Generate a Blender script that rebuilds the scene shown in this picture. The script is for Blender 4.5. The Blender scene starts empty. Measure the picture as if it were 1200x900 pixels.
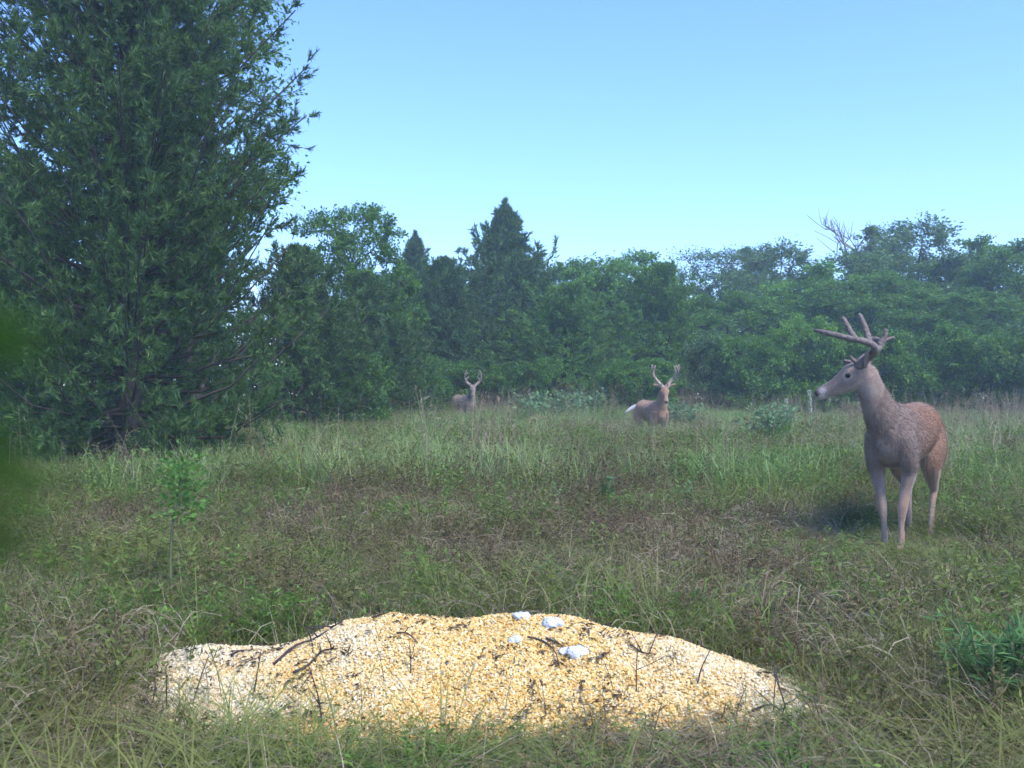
import bpy, math, random
import numpy as np
from mathutils import Vector, kdtree

# ------------------------------------------------------------------ camera, world, sun, exposure
scene = bpy.context.scene
R = math.radians
CAM_H, FPX, HOR = 0.95, 1150.0, 467.0          # camera height (m), focal length in 1200-px pixels, horizon row

cam_d = bpy.data.cameras.new("camera")
cam = bpy.data.objects.new("camera", cam_d)
scene.collection.objects.link(cam)
cam_d.sensor_width = 36.0
cam_d.lens = 36.0 * FPX / 1200.0
cam_d.clip_start, cam_d.clip_end = 0.01, 1000.0
cam.location = (0, 0, CAM_H)
cam.rotation_euler = (R(90) + math.atan((HOR - 450.0) / FPX), 0, 0)
cam_d.dof.use_dof = True
cam_d.dof.focus_distance = 5.5
cam_d.dof.aperture_fstop = 9.0
scene.camera = cam

SUN_EL, SUN_AZ = R(52), R(142)                  # azimuth measured from +Y towards +X
world = bpy.data.worlds.new("World")
scene.world = world
world.use_nodes = True
wn = world.node_tree
bg = wn.nodes["Background"]
sky = wn.nodes.new("ShaderNodeTexSky")
sky.sky_type = 'NISHITA'
sky.sun_disc = False
sky.sun_elevation = SUN_EL
sky.sun_rotation = SUN_AZ
sky.altitude = 3000.0
sky.air_density = 1.3
sky.dust_density = 0.6
sky.ozone_density = 3.0
grade = wn.nodes.new("ShaderNodeHueSaturation")      # the camera's cool daylight rendering of the whole sky
grade.inputs["Saturation"].default_value = 1.12
tint = wn.nodes.new("ShaderNodeMix"); tint.data_type = 'RGBA'; tint.blend_type = 'MULTIPLY'; tint.inputs[0].default_value = 1.0
tint.inputs[7].default_value = (0.87, 0.885, 1.07, 1)
wn.links.new(sky.outputs[0], grade.inputs["Color"])
wn.links.new(grade.outputs[0], tint.inputs[6])
wn.links.new(tint.outputs[2], bg.inputs[0])
bg.inputs[1].default_value = 0.105

sun_d = bpy.data.lights.new("sun", 'SUN')
sun = bpy.data.objects.new("sun", sun_d)
scene.collection.objects.link(sun)
sun_d.energy = 1.5
sun_d.angle = R(20)
sun_d.color = (1.0, 0.96, 0.90)
sdir = Vector((math.cos(SUN_EL) * math.sin(SUN_AZ), math.cos(SUN_EL) * math.cos(SUN_AZ), math.sin(SUN_EL)))
sun.rotation_euler = sdir.to_track_quat('Z', 'Y').to_euler()
sun.location = (0, 0, 30)

scene.view_settings.view_transform = 'Standard'
scene.view_settings.look = 'None'
scene.view_settings.gamma = 1.0
scene.view_settings.exposure = 1.90
scene.view_settings.use_curve_mapping = False
scene.render.engine = 'CYCLES'
scene.cycles.use_denoising = True
scene.cycles.max_bounces = 6
scene.cycles.diffuse_bounces = 2
scene.cycles.use_adaptive_sampling = True
scene.cycles.adaptive_threshold = 0.045
scene.cycles.transmission_bounces = 3
scene.cycles.volume_bounces = 1
scene.cycles.sample_clamp_indirect = 4.0

RNG = np.random.default_rng(7)
COL = scene.collection


# ------------------------------------------------------------------ helpers
def px(x, d):
    return (x - 600.0) / FPX * d


def pz(y, d):
    return CAM_H + (HOR - y) / FPX * d


def smooth(a, b, x):
    t = np.clip((np.asarray(x, float) - a) / (b - a), 0, 1)
    return t * t * (3 - 2 * t)


def hash2(i, j, s):
    v = np.sin(i * 127.1 + j * 311.7 + s * 74.7) * 43758.5453
    return v - np.floor(v)


def vnoise(x, y, s=0.0):
    x = np.asarray(x, float); y = np.asarray(y, float)
    i, j = np.floor(x), np.floor(y)
    fx, fy = x - i, y - j
    fx = fx * fx * (3 - 2 * fx); fy = fy * fy * (3 - 2 * fy)
    return (hash2(i, j, s) * (1 - fx) + hash2(i + 1, j, s) * fx) * (1 - fy) + \
           (hash2(i, j + 1, s) * (1 - fx) + hash2(i + 1, j + 1, s) * fx) * fy


def ground_z(x, y):
    x = np.asarray(x, float); y = np.asarray(y, float)
    z = 0.30 * smooth(9, 26, y) + 0.10 * smooth(4, 12, np.abs(x)) * smooth(5, 14, y) * (x < 0)
    near = smooth(4.5, 8, y)
    z = z + near * 0.10 * (vnoise(x * 0.35, y * 0.35, 1) - 0.5) + 0.05 * (vnoise(x * 1.3, y * 1.3, 2) - 0.5) * smooth(4.2, 5.0, y)
    return z


def gz(x, y):
    return float(ground_z(x, y))


def new_mesh(name, V, F, mat=None, flat=False):
    """V (n,3) array; F (m,k) array of equal-size faces or list of lists"""
    me = bpy.data.meshes.new(name)
    V = np.asarray(V, np.float32)
    if isinstance(F, np.ndarray):
        k = F.shape[1]
        me.vertices.add(len(V)); me.vertices.foreach_set("co", V.ravel())
        me.loops.add(F.size); me.loops.foreach_set("vertex_index", F.astype(np.int32).ravel())
        me.polygons.add(len(F))
        me.polygons.foreach_set("loop_start", np.arange(0, F.size, k, dtype=np.int32))
        me.update(calc_edges=True)
    else:
        me.from_pydata(V.tolist(), [], F); me.update()
    if not flat:
        me.polygons.foreach_set("use_smooth", np.ones(len(me.polygons), bool))
    for m in (mat if isinstance(mat, (list, tuple)) else [mat]):
        if m is not None:
            me.materials.append(m)
    return me


def link(name, data, parent=None, loc=None):
    o = bpy.data.objects.new(name, data)
    COL.objects.link(o)
    if parent is not None:
        o.parent = parent
    if loc is not None:
        o.location = loc
    return o


def tag(o, label=None, cat=None, group=None, kind=None):
    if label: o["label"] = label
    if cat: o["category"] = cat
    if group: o["group"] = group
    if kind: o["kind"] = kind
    return o


class Geo:
    """collects pieces of equal face size"""
    def __init__(s): s.V = []; s.F = []; s.n = 0
    def add(s, V, F):
        V = np.asarray(V, float).reshape(-1, 3); F = np.asarray(F, int)
        s.V.append(V); s.F.append(F + s.n); s.n += len(V)
    def arrays(s): return np.concatenate(s.V), np.concatenate(s.F)


def unit(v):
    v = np.asarray(v, float)
    return v / (np.linalg.norm(v, axis=-1, keepdims=True) + 1e-9)


def tube(points, radii, n=8, flat=None, up=(0, 0, 1), cap=True):
    """quad tube; flat: per-ring (side, up) radius pairs override"""
    P = np.asarray(points, float); m = len(P)
    T = unit(np.gradient(P, axis=0))
    V = []
    ang = np.linspace(0, 2 * math.pi, n, endpoint=False)
    u0 = np.asarray(up, float)
    for i in range(m):
        t = T[i]
        s = np.cross(u0, t)
        if np.linalg.norm(s) < 1e-4: s = np.cross(np.array([1, 0, 0.01]), t)
        s = unit(s); u = np.cross(t, s)
        a, b = (radii[i], radii[i]) if flat is None else flat[i]
        V.append(P[i] + np.outer(np.cos(ang) * a, s) + np.outer(np.sin(ang) * b, u))
    V = np.concatenate(V)
    i = np.arange(m - 1)[:, None] * n; k = np.arange(n)[None, :]
    F = np.stack([i + k, i + (k + 1) % n, i + n + (k + 1) % n, i + n + k], -1).reshape(-1, 4)
    if cap:
        c0, c1 = len(V), len(V) + 1
        V = np.vstack([V, P[0], P[-1]])
        k = np.arange(0, n, 2)
        F0 = np.stack([np.full(len(k), c0), (k + 2) % n, (k + 1) % n, k], -1)
        b = (m - 1) * n
        F1 = np.stack([np.full(len(k), c1), b + k, b + (k + 1) % n, b + (k + 2) % n], -1)
        F = np.vstack([F, F0, F1])
    return V, F


def spline(pts, m):
    """Catmull-Rom through pts (any dimension) resampled to m"""
    P = np.asarray(pts, float); n = len(P)
    Q = np.vstack([2 * P[0] - P[1], P, 2 * P[-1] - P[-2]])
    t = np.linspace(0, n - 1 - 1e-6, m); i = t.astype(int); f = (t - i)[:, None]
    p0, p1, p2, p3 = Q[i], Q[i + 1], Q[i + 2], Q[i + 3]
    return 0.5 * (2 * p1 + (p2 - p0) * f + (2 * p0 - 5 * p1 + 4 * p2 - p3) * f**2 + (3 * p1 - p0 - 3 * p2 + p3) * f**3)


# ------------------------------------------------------------------ materials
def mat_new(name):
    m = bpy.data.materials.new(name); m.use_nodes = True
    nt = m.node_tree
    return m, nt, nt.nodes["Principled BSDF"], nt.nodes["Material Output"]


def node(nt, kind, **kw):
    n = nt.nodes.new(kind)
    for k, v in kw.items(): setattr(n, k, v)
    return n


def ramp(nt, fac, stops):
    r = node(nt, "ShaderNodeValToRGB")
    els = r.color_ramp.elements
    while len(els) < len(stops): els.new(0.5)
    for e, (p, c) in zip(els, stops):
        e.position = p; e.color = (*c, 1)
    nt.links.new(fac, r.inputs[0])
    return r.outputs[0]


def mixc(nt, fac, a, b, mode='MIX'):
    n = node(nt, "ShaderNodeMix", data_type='RGBA', blend_type=mode)
    for sock, v in ((n.inputs[0], fac), (n.inputs[6], a), (n.inputs[7], b)):
        if hasattr(v, "is_output"): nt.links.new(v, sock)
        elif isinstance(v, (int, float)): sock.default_value = v
        else: sock.default_value = (*v, 1)
    return n.outputs[2]


def noise(nt, scale, detail=3, coord="Object", rough=0.6):
    if coord == "World":
        g = node(nt, "ShaderNodeNewGeometry"); src = g.outputs["Position"]
    else:
        g = node(nt, "ShaderNodeTexCoord"); src = g.outputs[coord]
    n = node(nt, "ShaderNodeTexNoise")
    n.inputs["Scale"].default_value = scale; n.inputs["Detail"].default_value = detail
    n.inputs["Roughness"].default_value = rough
    nt.links.new(src, n.inputs["Vector"])
    return n.outputs["Fac"]


def leafy(name, dark, mid, light, trans=0.35, rough=0.6, patch=None, patch_scale=0.5, inst=False, spec=0.3, clump=1.2):
    """foliage: colour varies leaf by leaf and clump by clump; light passes through"""
    m, nt, p, out = mat_new(name)
    g = node(nt, "ShaderNodeNewGeometry")
    rnd = g.outputs["Random Per Island"]
    if inst:
        oi = node(nt, "ShaderNodeObjectInfo")
        mx = node(nt, "ShaderNodeMath", operation='MULTIPLY_ADD'); mx.inputs[1].default_value = 0.5
        m2 = node(nt, "ShaderNodeMath", operation='MULTIPLY'); m2.inputs[1].default_value = 0.5
        nt.links.new(rnd, m2.inputs[0]); nt.links.new(oi.outputs["Random"], mx.inputs[0]); nt.links.new(m2.outputs[0], mx.inputs[2])
        rnd = mx.outputs[0]
    col = ramp(nt, rnd, [(0.0, dark), (0.55, mid), (1.0, light)])
    n1 = noise(nt, clump, 2, "World")
    col = mixc(nt, ramp(nt, n1, [(0.35, (0, 0, 0)), (0.65, (0.55, 0.55, 0.55))]), col, mid)
    if patch:
        n2 = noise(nt, patch_scale, 3, "World")
        col = mixc(nt, ramp(nt, n2, [(0.42, (0, 0, 0)), (0.62, (0.85, 0.85, 0.85))]), col, patch)
    nt.links.new(col, p.inputs["Base Color"])
    p.inputs["Roughness"].default_value = rough
    p.inputs["Specular IOR Level"].default_value = spec
    tr = node(nt, "ShaderNodeBsdfTranslucent")
    hs = node(nt, "ShaderNodeHueSaturation"); hs.inputs["Value"].default_value = 1.2; hs.inputs["Hue"].default_value = 0.485
    nt.links.new(col, hs.inputs["Color"]); nt.links.new(hs.outputs[0], tr.inputs[0])
    mx = node(nt, "ShaderNodeMixShader"); mx.inputs[0].default_value = trans
    nt.links.new(p.outputs[0], mx.inputs[1]); nt.links.new(tr.outputs[0], mx.inputs[2])
    nt.links.new(mx.outputs[0], out.inputs["Surface"])
    return m


def plain(name, c1, c2, scale=20, rough=0.8, bump=0.0, coord="Object", spec=0.3):
    m, nt, p, out = mat_new(name)
    f = noise(nt, scale, 4, coord)
    nt.links.new(ramp(nt, f, [(0.3, c1), (0.7, c2)]), p.inputs["Base Color"])
    p.inputs["Roughness"].default_value = rough
    p.inputs["Specular IOR Level"].default_value = spec
    if bump:
        b = node(nt, "ShaderNodeBump"); b.inputs["Strength"].default_value = bump; b.inputs["Distance"].default_value = 0.02
        nt.links.new(f, b.inputs["Height"]); nt.links.new(b.outputs[0], p.inputs["Normal"])
    return m


M = {}
M["cedar"] = leafy("cedar_foliage", (0.025, 0.065, 0.019), (0.067, 0.142, 0.036), (0.167, 0.270, 0.074), 0.30)
M["cedar_light"] = leafy("cedar_foliage_light", (0.042, 0.111, 0.021), (0.103, 0.227, 0.038), (0.218, 0.376, 0.068), 0.32)
M["leaf"] = leafy("tree_leaf", (0.037, 0.102, 0.018), (0.092, 0.220, 0.033), (0.191, 0.355, 0.061), 0.42)
M["leaf_light"] = leafy("tree_leaf_light", (0.055, 0.149, 0.021), (0.129, 0.291, 0.039), (0.244, 0.440, 0.068), 0.42)
M["leaf_grey"] = leafy("tree_leaf_grey", (0.053, 0.110, 0.042), (0.114, 0.211, 0.066), (0.198, 0.320, 0.116), 0.4)
M["pale_shrub"] = leafy("pale_shrub_leaf", (0.10, 0.18, 0.085), (0.165, 0.28, 0.125), (0.23, 0.36, 0.18), 0.35)
M["sapling"] = leafy("sapling_leaf", (0.075, 0.16, 0.035), (0.13, 0.27, 0.055), (0.20, 0.37, 0.08), 0.42)
M["forb"] = leafy("forb_leaf", (0.07, 0.14, 0.05), (0.12, 0.22, 0.08), (0.19, 0.31, 0.12), 0.35)
M["feather"] = leafy("feathery_leaf", (0.065, 0.15, 0.045), (0.115, 0.24, 0.075), (0.18, 0.33, 0.12), 0.4)
M["bark"] = plain("bark", (0.035, 0.028, 0.022), (0.10, 0.08, 0.065), 14, 0.9, 0.6)
M["twig_dead"] = plain("dead_wood", (0.16, 0.14, 0.125), (0.30, 0.27, 0.25), 20, 0.85, 0.3)
M["grass"] = leafy("grass_blade", (0.040, 0.078, 0.010), (0.135, 0.205, 0.032), (0.310, 0.385, 0.105), 0.28, 0.5, patch=(0.20, 0.200, 0.055), patch_scale=1.3, inst=True, clump=6.0)
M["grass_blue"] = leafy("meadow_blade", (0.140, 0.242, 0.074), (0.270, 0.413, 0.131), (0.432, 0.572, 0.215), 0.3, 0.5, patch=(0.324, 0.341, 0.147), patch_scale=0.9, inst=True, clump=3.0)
M["dry"] = leafy("dry_blade", (0.10, 0.072, 0.042), (0.27, 0.21, 0.13), (0.55, 0.47, 0.34), 0.2, 0.7, inst=True, clump=9.0)
M["brown_weed"] = leafy("brown_weed", (0.058, 0.036, 0.020), (0.165, 0.115, 0.060), (0.30, 0.22, 0.125), 0.2, 0.7, patch=(0.15, 0.155, 0.05), patch_scale=1.6, inst=True, clump=7.0)
M["weed"] = leafy("weed_leaf", (0.048, 0.11, 0.018), (0.130, 0.245, 0.042), (0.24, 0.38, 0.085), 0.35, 0.55, patch=(0.19, 0.20, 0.055), patch_scale=1.2, inst=True, clump=5.0)


def ground_material():
    m, nt, p, out = mat_new("thatch_soil")
    a = noise(nt, 1.2, 5, "World"); b = noise(nt, 60, 4, "World")
    c1 = ramp(nt, b, [(0.3, (0.030, 0.023, 0.014)), (0.7, (0.11, 0.085, 0.05))])
    c2 = ramp(nt, b, [(0.3, (0.025, 0.035, 0.013)), (0.7, (0.07, 0.085, 0.035))])
    nt.links.new(mixc(nt, ramp(nt, a, [(0.4, (0, 0, 0)), (0.6, (1, 1, 1))]), c1, c2), p.inputs["Base Color"])
    p.inputs["Roughness"].default_value = 0.95
    p.inputs["Specular IOR Level"].default_value = 0.1
    bp = node(nt, "ShaderNodeBump"); bp.inputs["Strength"].default_value = 0.7; bp.inputs["Distance"].default_value = 0.03
    nt.links.new(b, bp.inputs["Height"]); nt.links.new(bp.outputs[0], p.inputs["Normal"])
    return m


# ------------------------------------------------------------------ ground
def build_ground():
    a = np.concatenate([np.arange(-170, -30, 14), np.arange(-30, -10, 1.0), np.arange(-10, 10, 0.2), np.arange(10, 30, 1.0), np.arange(30, 171, 14)])
    b = np.concatenate([np.arange(-60, -2, 6), np.arange(-2, 14, 0.2), np.arange(14, 40, 0.7), np.arange(40, 180, 10)])
    X, Y = np.meshgrid(a, b)
    V = np.stack([X, Y, ground_z(X, Y)], -1).reshape(-1, 3)
    w = len(a); i = np.arange(len(b) - 1)[:, None] * w; k = np.arange(w - 1)[None, :]
    F = np.stack([i + k, i + k + 1, i + w + k + 1, i + w + k], -1).reshape(-1, 4)
    o = link("ground", new_mesh("ground", V, F, ground_material()))
    tag(o, kind="structure")


build_ground()


# ------------------------------------------------------------------ trees
def leaf_tris(base, direc, length, width, rng, roll=None):
    """thin pointed triangles: base (n,3), direc unit (n,3)"""
    n = len(base)
    rv = unit(rng.normal(size=(n, 3)))
    s = unit(np.cross(direc, rv))
    w = (np.asarray(width) * np.ones(n))[:, None] * 0.5; L = (np.asarray(length) * np.ones(n))[:, None]
    V = np.stack([base - s * w, base + s * w, base + direc * L], 1).reshape(-1, 3)
    return V, np.arange(3 * n).reshape(-1, 3)


def leaf_diamonds(base, direc, length, width, rng, updir=None, fold=0.25):
    """leaf as two triangles folded along the midrib"""
    n = len(base)
    up = np.array([0, 0, 1.0]) + 0.7 * rng.normal(size=(n, 3)) if updir is None else updir
    s = unit(np.cross(direc, up)); nn = np.cross(s, direc)
    w = (np.asarray(width) * np.ones(n))[:, None] * 0.5; L = (np.asarray(length) * np.ones(n))[:, None]
    mid = base + direc * L * 0.45
    V = np.stack([base, mid - s * w + nn * w * fold, base + direc * L - nn * L * 0.1, mid + s * w + nn * w * fold], 1).reshape(-1, 3)
    i = np.arange(n)[:, None] * 4
    F = np.concatenate([i + [[0, 1, 2]], i + [[0, 2, 3]]], 1).reshape(-1, 3)
    return V, F


def cedar_geo(seed, H, Rad, n1=200, n2=9, n3=6, n4=8, leaf=(0.12, 0.034), t0=0.02, power=0.75, asc=(10, 35), ragged=0.3):
    rng = np.random.default_rng(seed)
    wood, fol = Geo(), Geo()
    lean = rng.normal(size=2) * 0.02 * H
    tz = np.linspace(0, 1, 9)
    tp = np.stack([lean[0] * tz**2, lean[1] * tz**2, tz * H * 0.97], -1)
    wood.add(*tube(tp, 0.020 * H * (1 - tz) ** 0.8 + 0.008, 8))
    t = t0 + (1 - t0) * (np.arange(n1) + rng.random(n1)) / n1
    t = 1 - (1 - t) ** 1.15
    az = np.arange(n1) * 2.39996 + rng.normal(size=n1) * 0.4
    lobes = 1 + ragged * (vnoise(az * 1.2, t * 6, seed) * 2 - 1)
    prof = np.minimum((1 - t) ** power, 0.55 + t * 3.0)
    L = Rad * prof * lobes * rng.uniform(0.75, 1.12, n1) + 0.08
    L = np.where(t > 0.7, L * rng.uniform(0.35, 1.35, n1), L)
    el = np.radians(rng.uniform(asc[0], asc[1], n1) + 42 * t ** 2 - 12 * (t < 0.12))
    d1 = np.stack([np.cos(el) * np.cos(az), np.cos(el) * np.sin(az), np.sin(el)], -1)
    b1 = np.stack([lean[0] * t**2, lean[1] * t**2, t * H * 0.97], -1)
    # primary curves: droop then lift
    def p1(i, u):
        return b1[i] + d1[i] * (L[i] * u)[:, None] + np.stack([0 * u, 0 * u, L[i] * (-0.12 * np.sin(u * 3.1) + 0.10 * u**3)], -1)
    for i in range(0, n1):
        u = np.linspace(0, 0.95, 4)
        ii = np.full(4, i)
        wood.add(*tube(p1(ii, u), np.array([0.011, 0.008, 0.005, 0.003]) * max(L[i], 0.3), 4, cap=False))
    # secondaries
    i2 = np.repeat(np.arange(n1), n2)
    u2 = np.tile((np.arange(n2) + 0.5) / n2, n1) + rng.normal(size=n1 * n2) * 0.05
    u2 = np.clip(0.18 + 0.82 * u2, 0.1, 1.0)
    B2 = p1(i2, u2)
    side = np.where(rng.random(len(i2)) < 0.5, -1, 1)
    ang = side * np.radians(rng.uniform(15, 65, len(i2))) * (1 - 0.5 * (u2 > 0.95))
    a2 = az[i2] + ang
    e2 = el[i2] + np.radians(rng.normal(10, 32, len(i2)))
    D2 = np.stack([np.cos(e2) * np.cos(a2), np.cos(e2) * np.sin(a2), np.sin(e2)], -1)
    L2 = (0.10 + 0.30 * L[i2] * (1.15 - u2)) * rng.uniform(0.6, 1.3, len(i2))
    # sprays
    i3 = np.repeat(np.arange(len(i2)), n3)
    u3 = rng.random(len(i3)) ** 0.8
    B3 = B2[i3] + D2[i3] * (L2[i3] * u3)[:, None]
    D3 = unit(D2[i3] + rng.normal(size=(len(i3), 3)) * 0.45 + np.array([0, 0, 0.10]))
    i4 = np.repeat(np.arange(len(i3)), n4)
    l3 = leaf[0] * 1.3
    u4 = rng.random(len(i4))
    B4 = B3[i4] + D3[i4] * (l3 * u4)[:, None]
    D4 = unit(D3[i4] + rng.normal(size=(len(i4), 3)) * 0.42)
    sc = rng.uniform(0.6, 1.3, len(i4))
    fol.add(*leaf_tris(B4, D4, leaf[0] * sc, leaf[1] * sc, rng))
    # the thin leader with short side sprays
    nl = 420
    zl = rng.uniform(0.93, 1.05, nl) * H; al = rng.uniform(0, 6.28, nl)
    rl = rng.random(nl) * 0.32 * np.clip(1.06 - zl / H, 0, 1) / 0.12 * 0.6
    Bl = np.stack([lean[0] + rl * np.cos(al), lean[1] + rl * np.sin(al), zl + rl * 0.8], -1)
    fol.add(*leaf_tris(Bl, unit(np.stack([np.cos(al) * 0.6, np.sin(al) * 0.6, 0.9 + 0 * al], -1) + rng.normal(size=(nl, 3)) * 0.3), leaf[0], leaf[1], rng))
    wood.add(*tube(np.array([[lean[0], lean[1], 0.92 * H], [lean[0], lean[1], 1.05 * H]]), [0.012, 0.004], 5))
    return wood.arrays(), fol.arrays()


def limb(p0, p1, r0, r1, rng, m=5, wob=0.08):
    u = np.linspace(0, 1, m)[:, None]
    P = p0 + (p1 - p0) * u
    Ld = np.linalg.norm(p1 - p0)
    P[1:-1] += rng.normal(size=(m - 2, 3)) * wob * Ld
    P[:, 2] += 0.12 * Ld * np.sin(u[:, 0] * math.pi)
    return P, np.linspace(r0, r1, m)


def broadleaf_geo(seed, H, Rx, z0, n_clump=46, per=850, leaf=(0.095, 0.06), rc=(0.16, 0.30), sparse=0.0, flat_top=0.0):
    rng = np.random.default_rng(seed)
    wood, fol = Geo(), Geo()
    cz, rz = (H + z0) / 2, (H - z0) / 2
    tz = np.linspace(0, 1, 8)
    lean = rng.normal(size=2) * 0.05 * H
    top = np.array([lean[0], lean[1], z0 + rz * 1.1])
    tp = np.stack([lean[0] * tz**1.5 + rng.normal(size=8) * 0.012 * H * tz, lean[1] * tz**1.5, tz * top[2]], -1)
    wood.add(*tube(tp, 0.018 * H * (1 - 0.75 * tz), 8))
    cs = []
    for k in range(n_clump):
        for _ in range(30):
            v = unit(rng.normal(size=3)) * rng.uniform(0.45, 0.9) ** 0.6
            if v[2] < -0.85: continue
            p = np.array([v[0] * Rx, v[1] * Rx, cz + v[2] * rz * (1.0 if v[2] < 0 else 1 - flat_top * 0.3)])
            p[:2] += lean * 0.6
            if all(np.linalg.norm(p - q) > 0.28 * Rx for q in cs) or _ == 29: break
        cs.append(p)
    for c in cs:
        j = int(np.clip((c[2] / top[2]) * 5 - rng.random() * 2, 1, 6))
        P, r = limb(tp[j], c, 0.0075 * H * (1 - 0.08 * j), 0.010, rng)
        wood.add(*tube(P, r, 5, cap=False))
        r_c = rng.uniform(*rc) * Rx
        ntw = 16
        tw = unit(rng.normal(size=(ntw, 3)) + np.array([0, 0, 0.3]) + 0.5 * unit(c - np.array([lean[0], lean[1], cz])))
        for q in tw:
            e = c + q * r_c * rng.uniform(0.7, 1.25) * np.array([1.15, 1.15, 0.85])
            wood.add(*tube([c, (c + e) / 2 + rng.normal(size=3) * 0.04, e], [0.009, 0.006, 0.003], 3, cap=False))
        n = int(per * rng.uniform(0.6, 1.3) * (1 - sparse))
        # leaves sit along the twigs and as loose cap of the clump
        k = rng.integers(0, ntw, n)
        u = rng.uniform(0.25, 1.06, n)
        B = c + tw[k] * (r_c * u)[:, None] * np.array([1.15, 1.15, 0.85]) + rng.normal(size=(n, 3)) * 0.13 * r_c
        D = unit(tw[k] + rng.normal(size=(n, 3)) * 0.8 - np.array([0, 0, 0.25]))
        sc = rng.uniform(0.6, 1.25, n)
        fol.add(*leaf_diamonds(B, D, leaf[0] * sc, leaf[1] * sc, rng))
    return wood.arrays(), fol.arrays()


def tree_meshes(name, geo, mat):
    (wv, wf), (fv, ff) = geo
    return new_mesh(name + "_trunk", wv, wf, M["bark"]), new_mesh(name + "_crown", fv, ff, mat, flat=True)


def place_tree(name, meshes, x, y, sxy, sz, rot, label, group=None, mat=None, sink=0.12):
    root = link(name, None, loc=(x, y, gz(x, y) - sink))
    root.rotation_euler = (0, 0, rot); root.scale = (sxy, sxy, sz)
    root.empty_display_size = 0.2
    tag(root, label, "tree", group)
    link("trunk", meshes[0], root)
    c = link("crown", meshes[1], root)
    if mat is not None:
        c.material_slots[0].link = 'OBJECT'; c.material_slots[0].material = mat
    return root


CED = [tree_meshes("cedar_a", cedar_geo(11, 6.0, 3.0, 330, 9, 6, 8, power=1.0, ragged=0.5), M["cedar"]),
       tree_meshes("cedar_b", cedar_geo(12, 6.0, 2.9, 300, 9, 6, 8, power=0.62, ragged=0.5), M["cedar"]),
       tree_meshes("cedar_c", cedar_geo(13, 6.0, 1.7, 200, 9, 6, 8, power=0.9, asc=(5, 30), ragged=0.3), M["cedar"])]
BRD = [tree_meshes("broad_a", broadleaf_geo(21, 6.5, 2.2, 0.9), M["leaf"]),
       tree_meshes("broad_b", broadleaf_geo(22, 6.5, 2.4, 0.5, 50, 800), M["leaf"]),
       tree_meshes("broad_c", broadleaf_geo(23, 6.5, 2.0, 1.2, 44, 850, flat_top=0.5), M["leaf"])]
SPARSE = tree_meshes("broad_sparse", broadleaf_geo(24, 6.8, 2.1, 2.2, 40, 330, leaf=(0.085, 0.05), rc=(0.2, 0.36)), M["leaf"])
SHRUB = [tree_meshes("shrub_a", broadleaf_geo(31, 2.4, 1.3, 0.05, 26, 800, leaf=(0.07, 0.045), rc=(0.22, 0.36)), M["leaf"]),
         tree_meshes("shrub_b", broadleaf_geo(32, 2.4, 1.2, 0.05, 24, 800, leaf=(0.08, 0.04), rc=(0.22, 0.36)), M["leaf_grey"])]


def at_px(cx, top, d, meshH, hw, meshR):
    """position and scales for a tree whose top shows at (cx, top) and half width hw px at distance d"""
    x = px(cx, d)
    h = pz(top, d) - gz(x, d) + 0.12
    return x, d, (hw / FPX * d) / meshR, h / meshH


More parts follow.
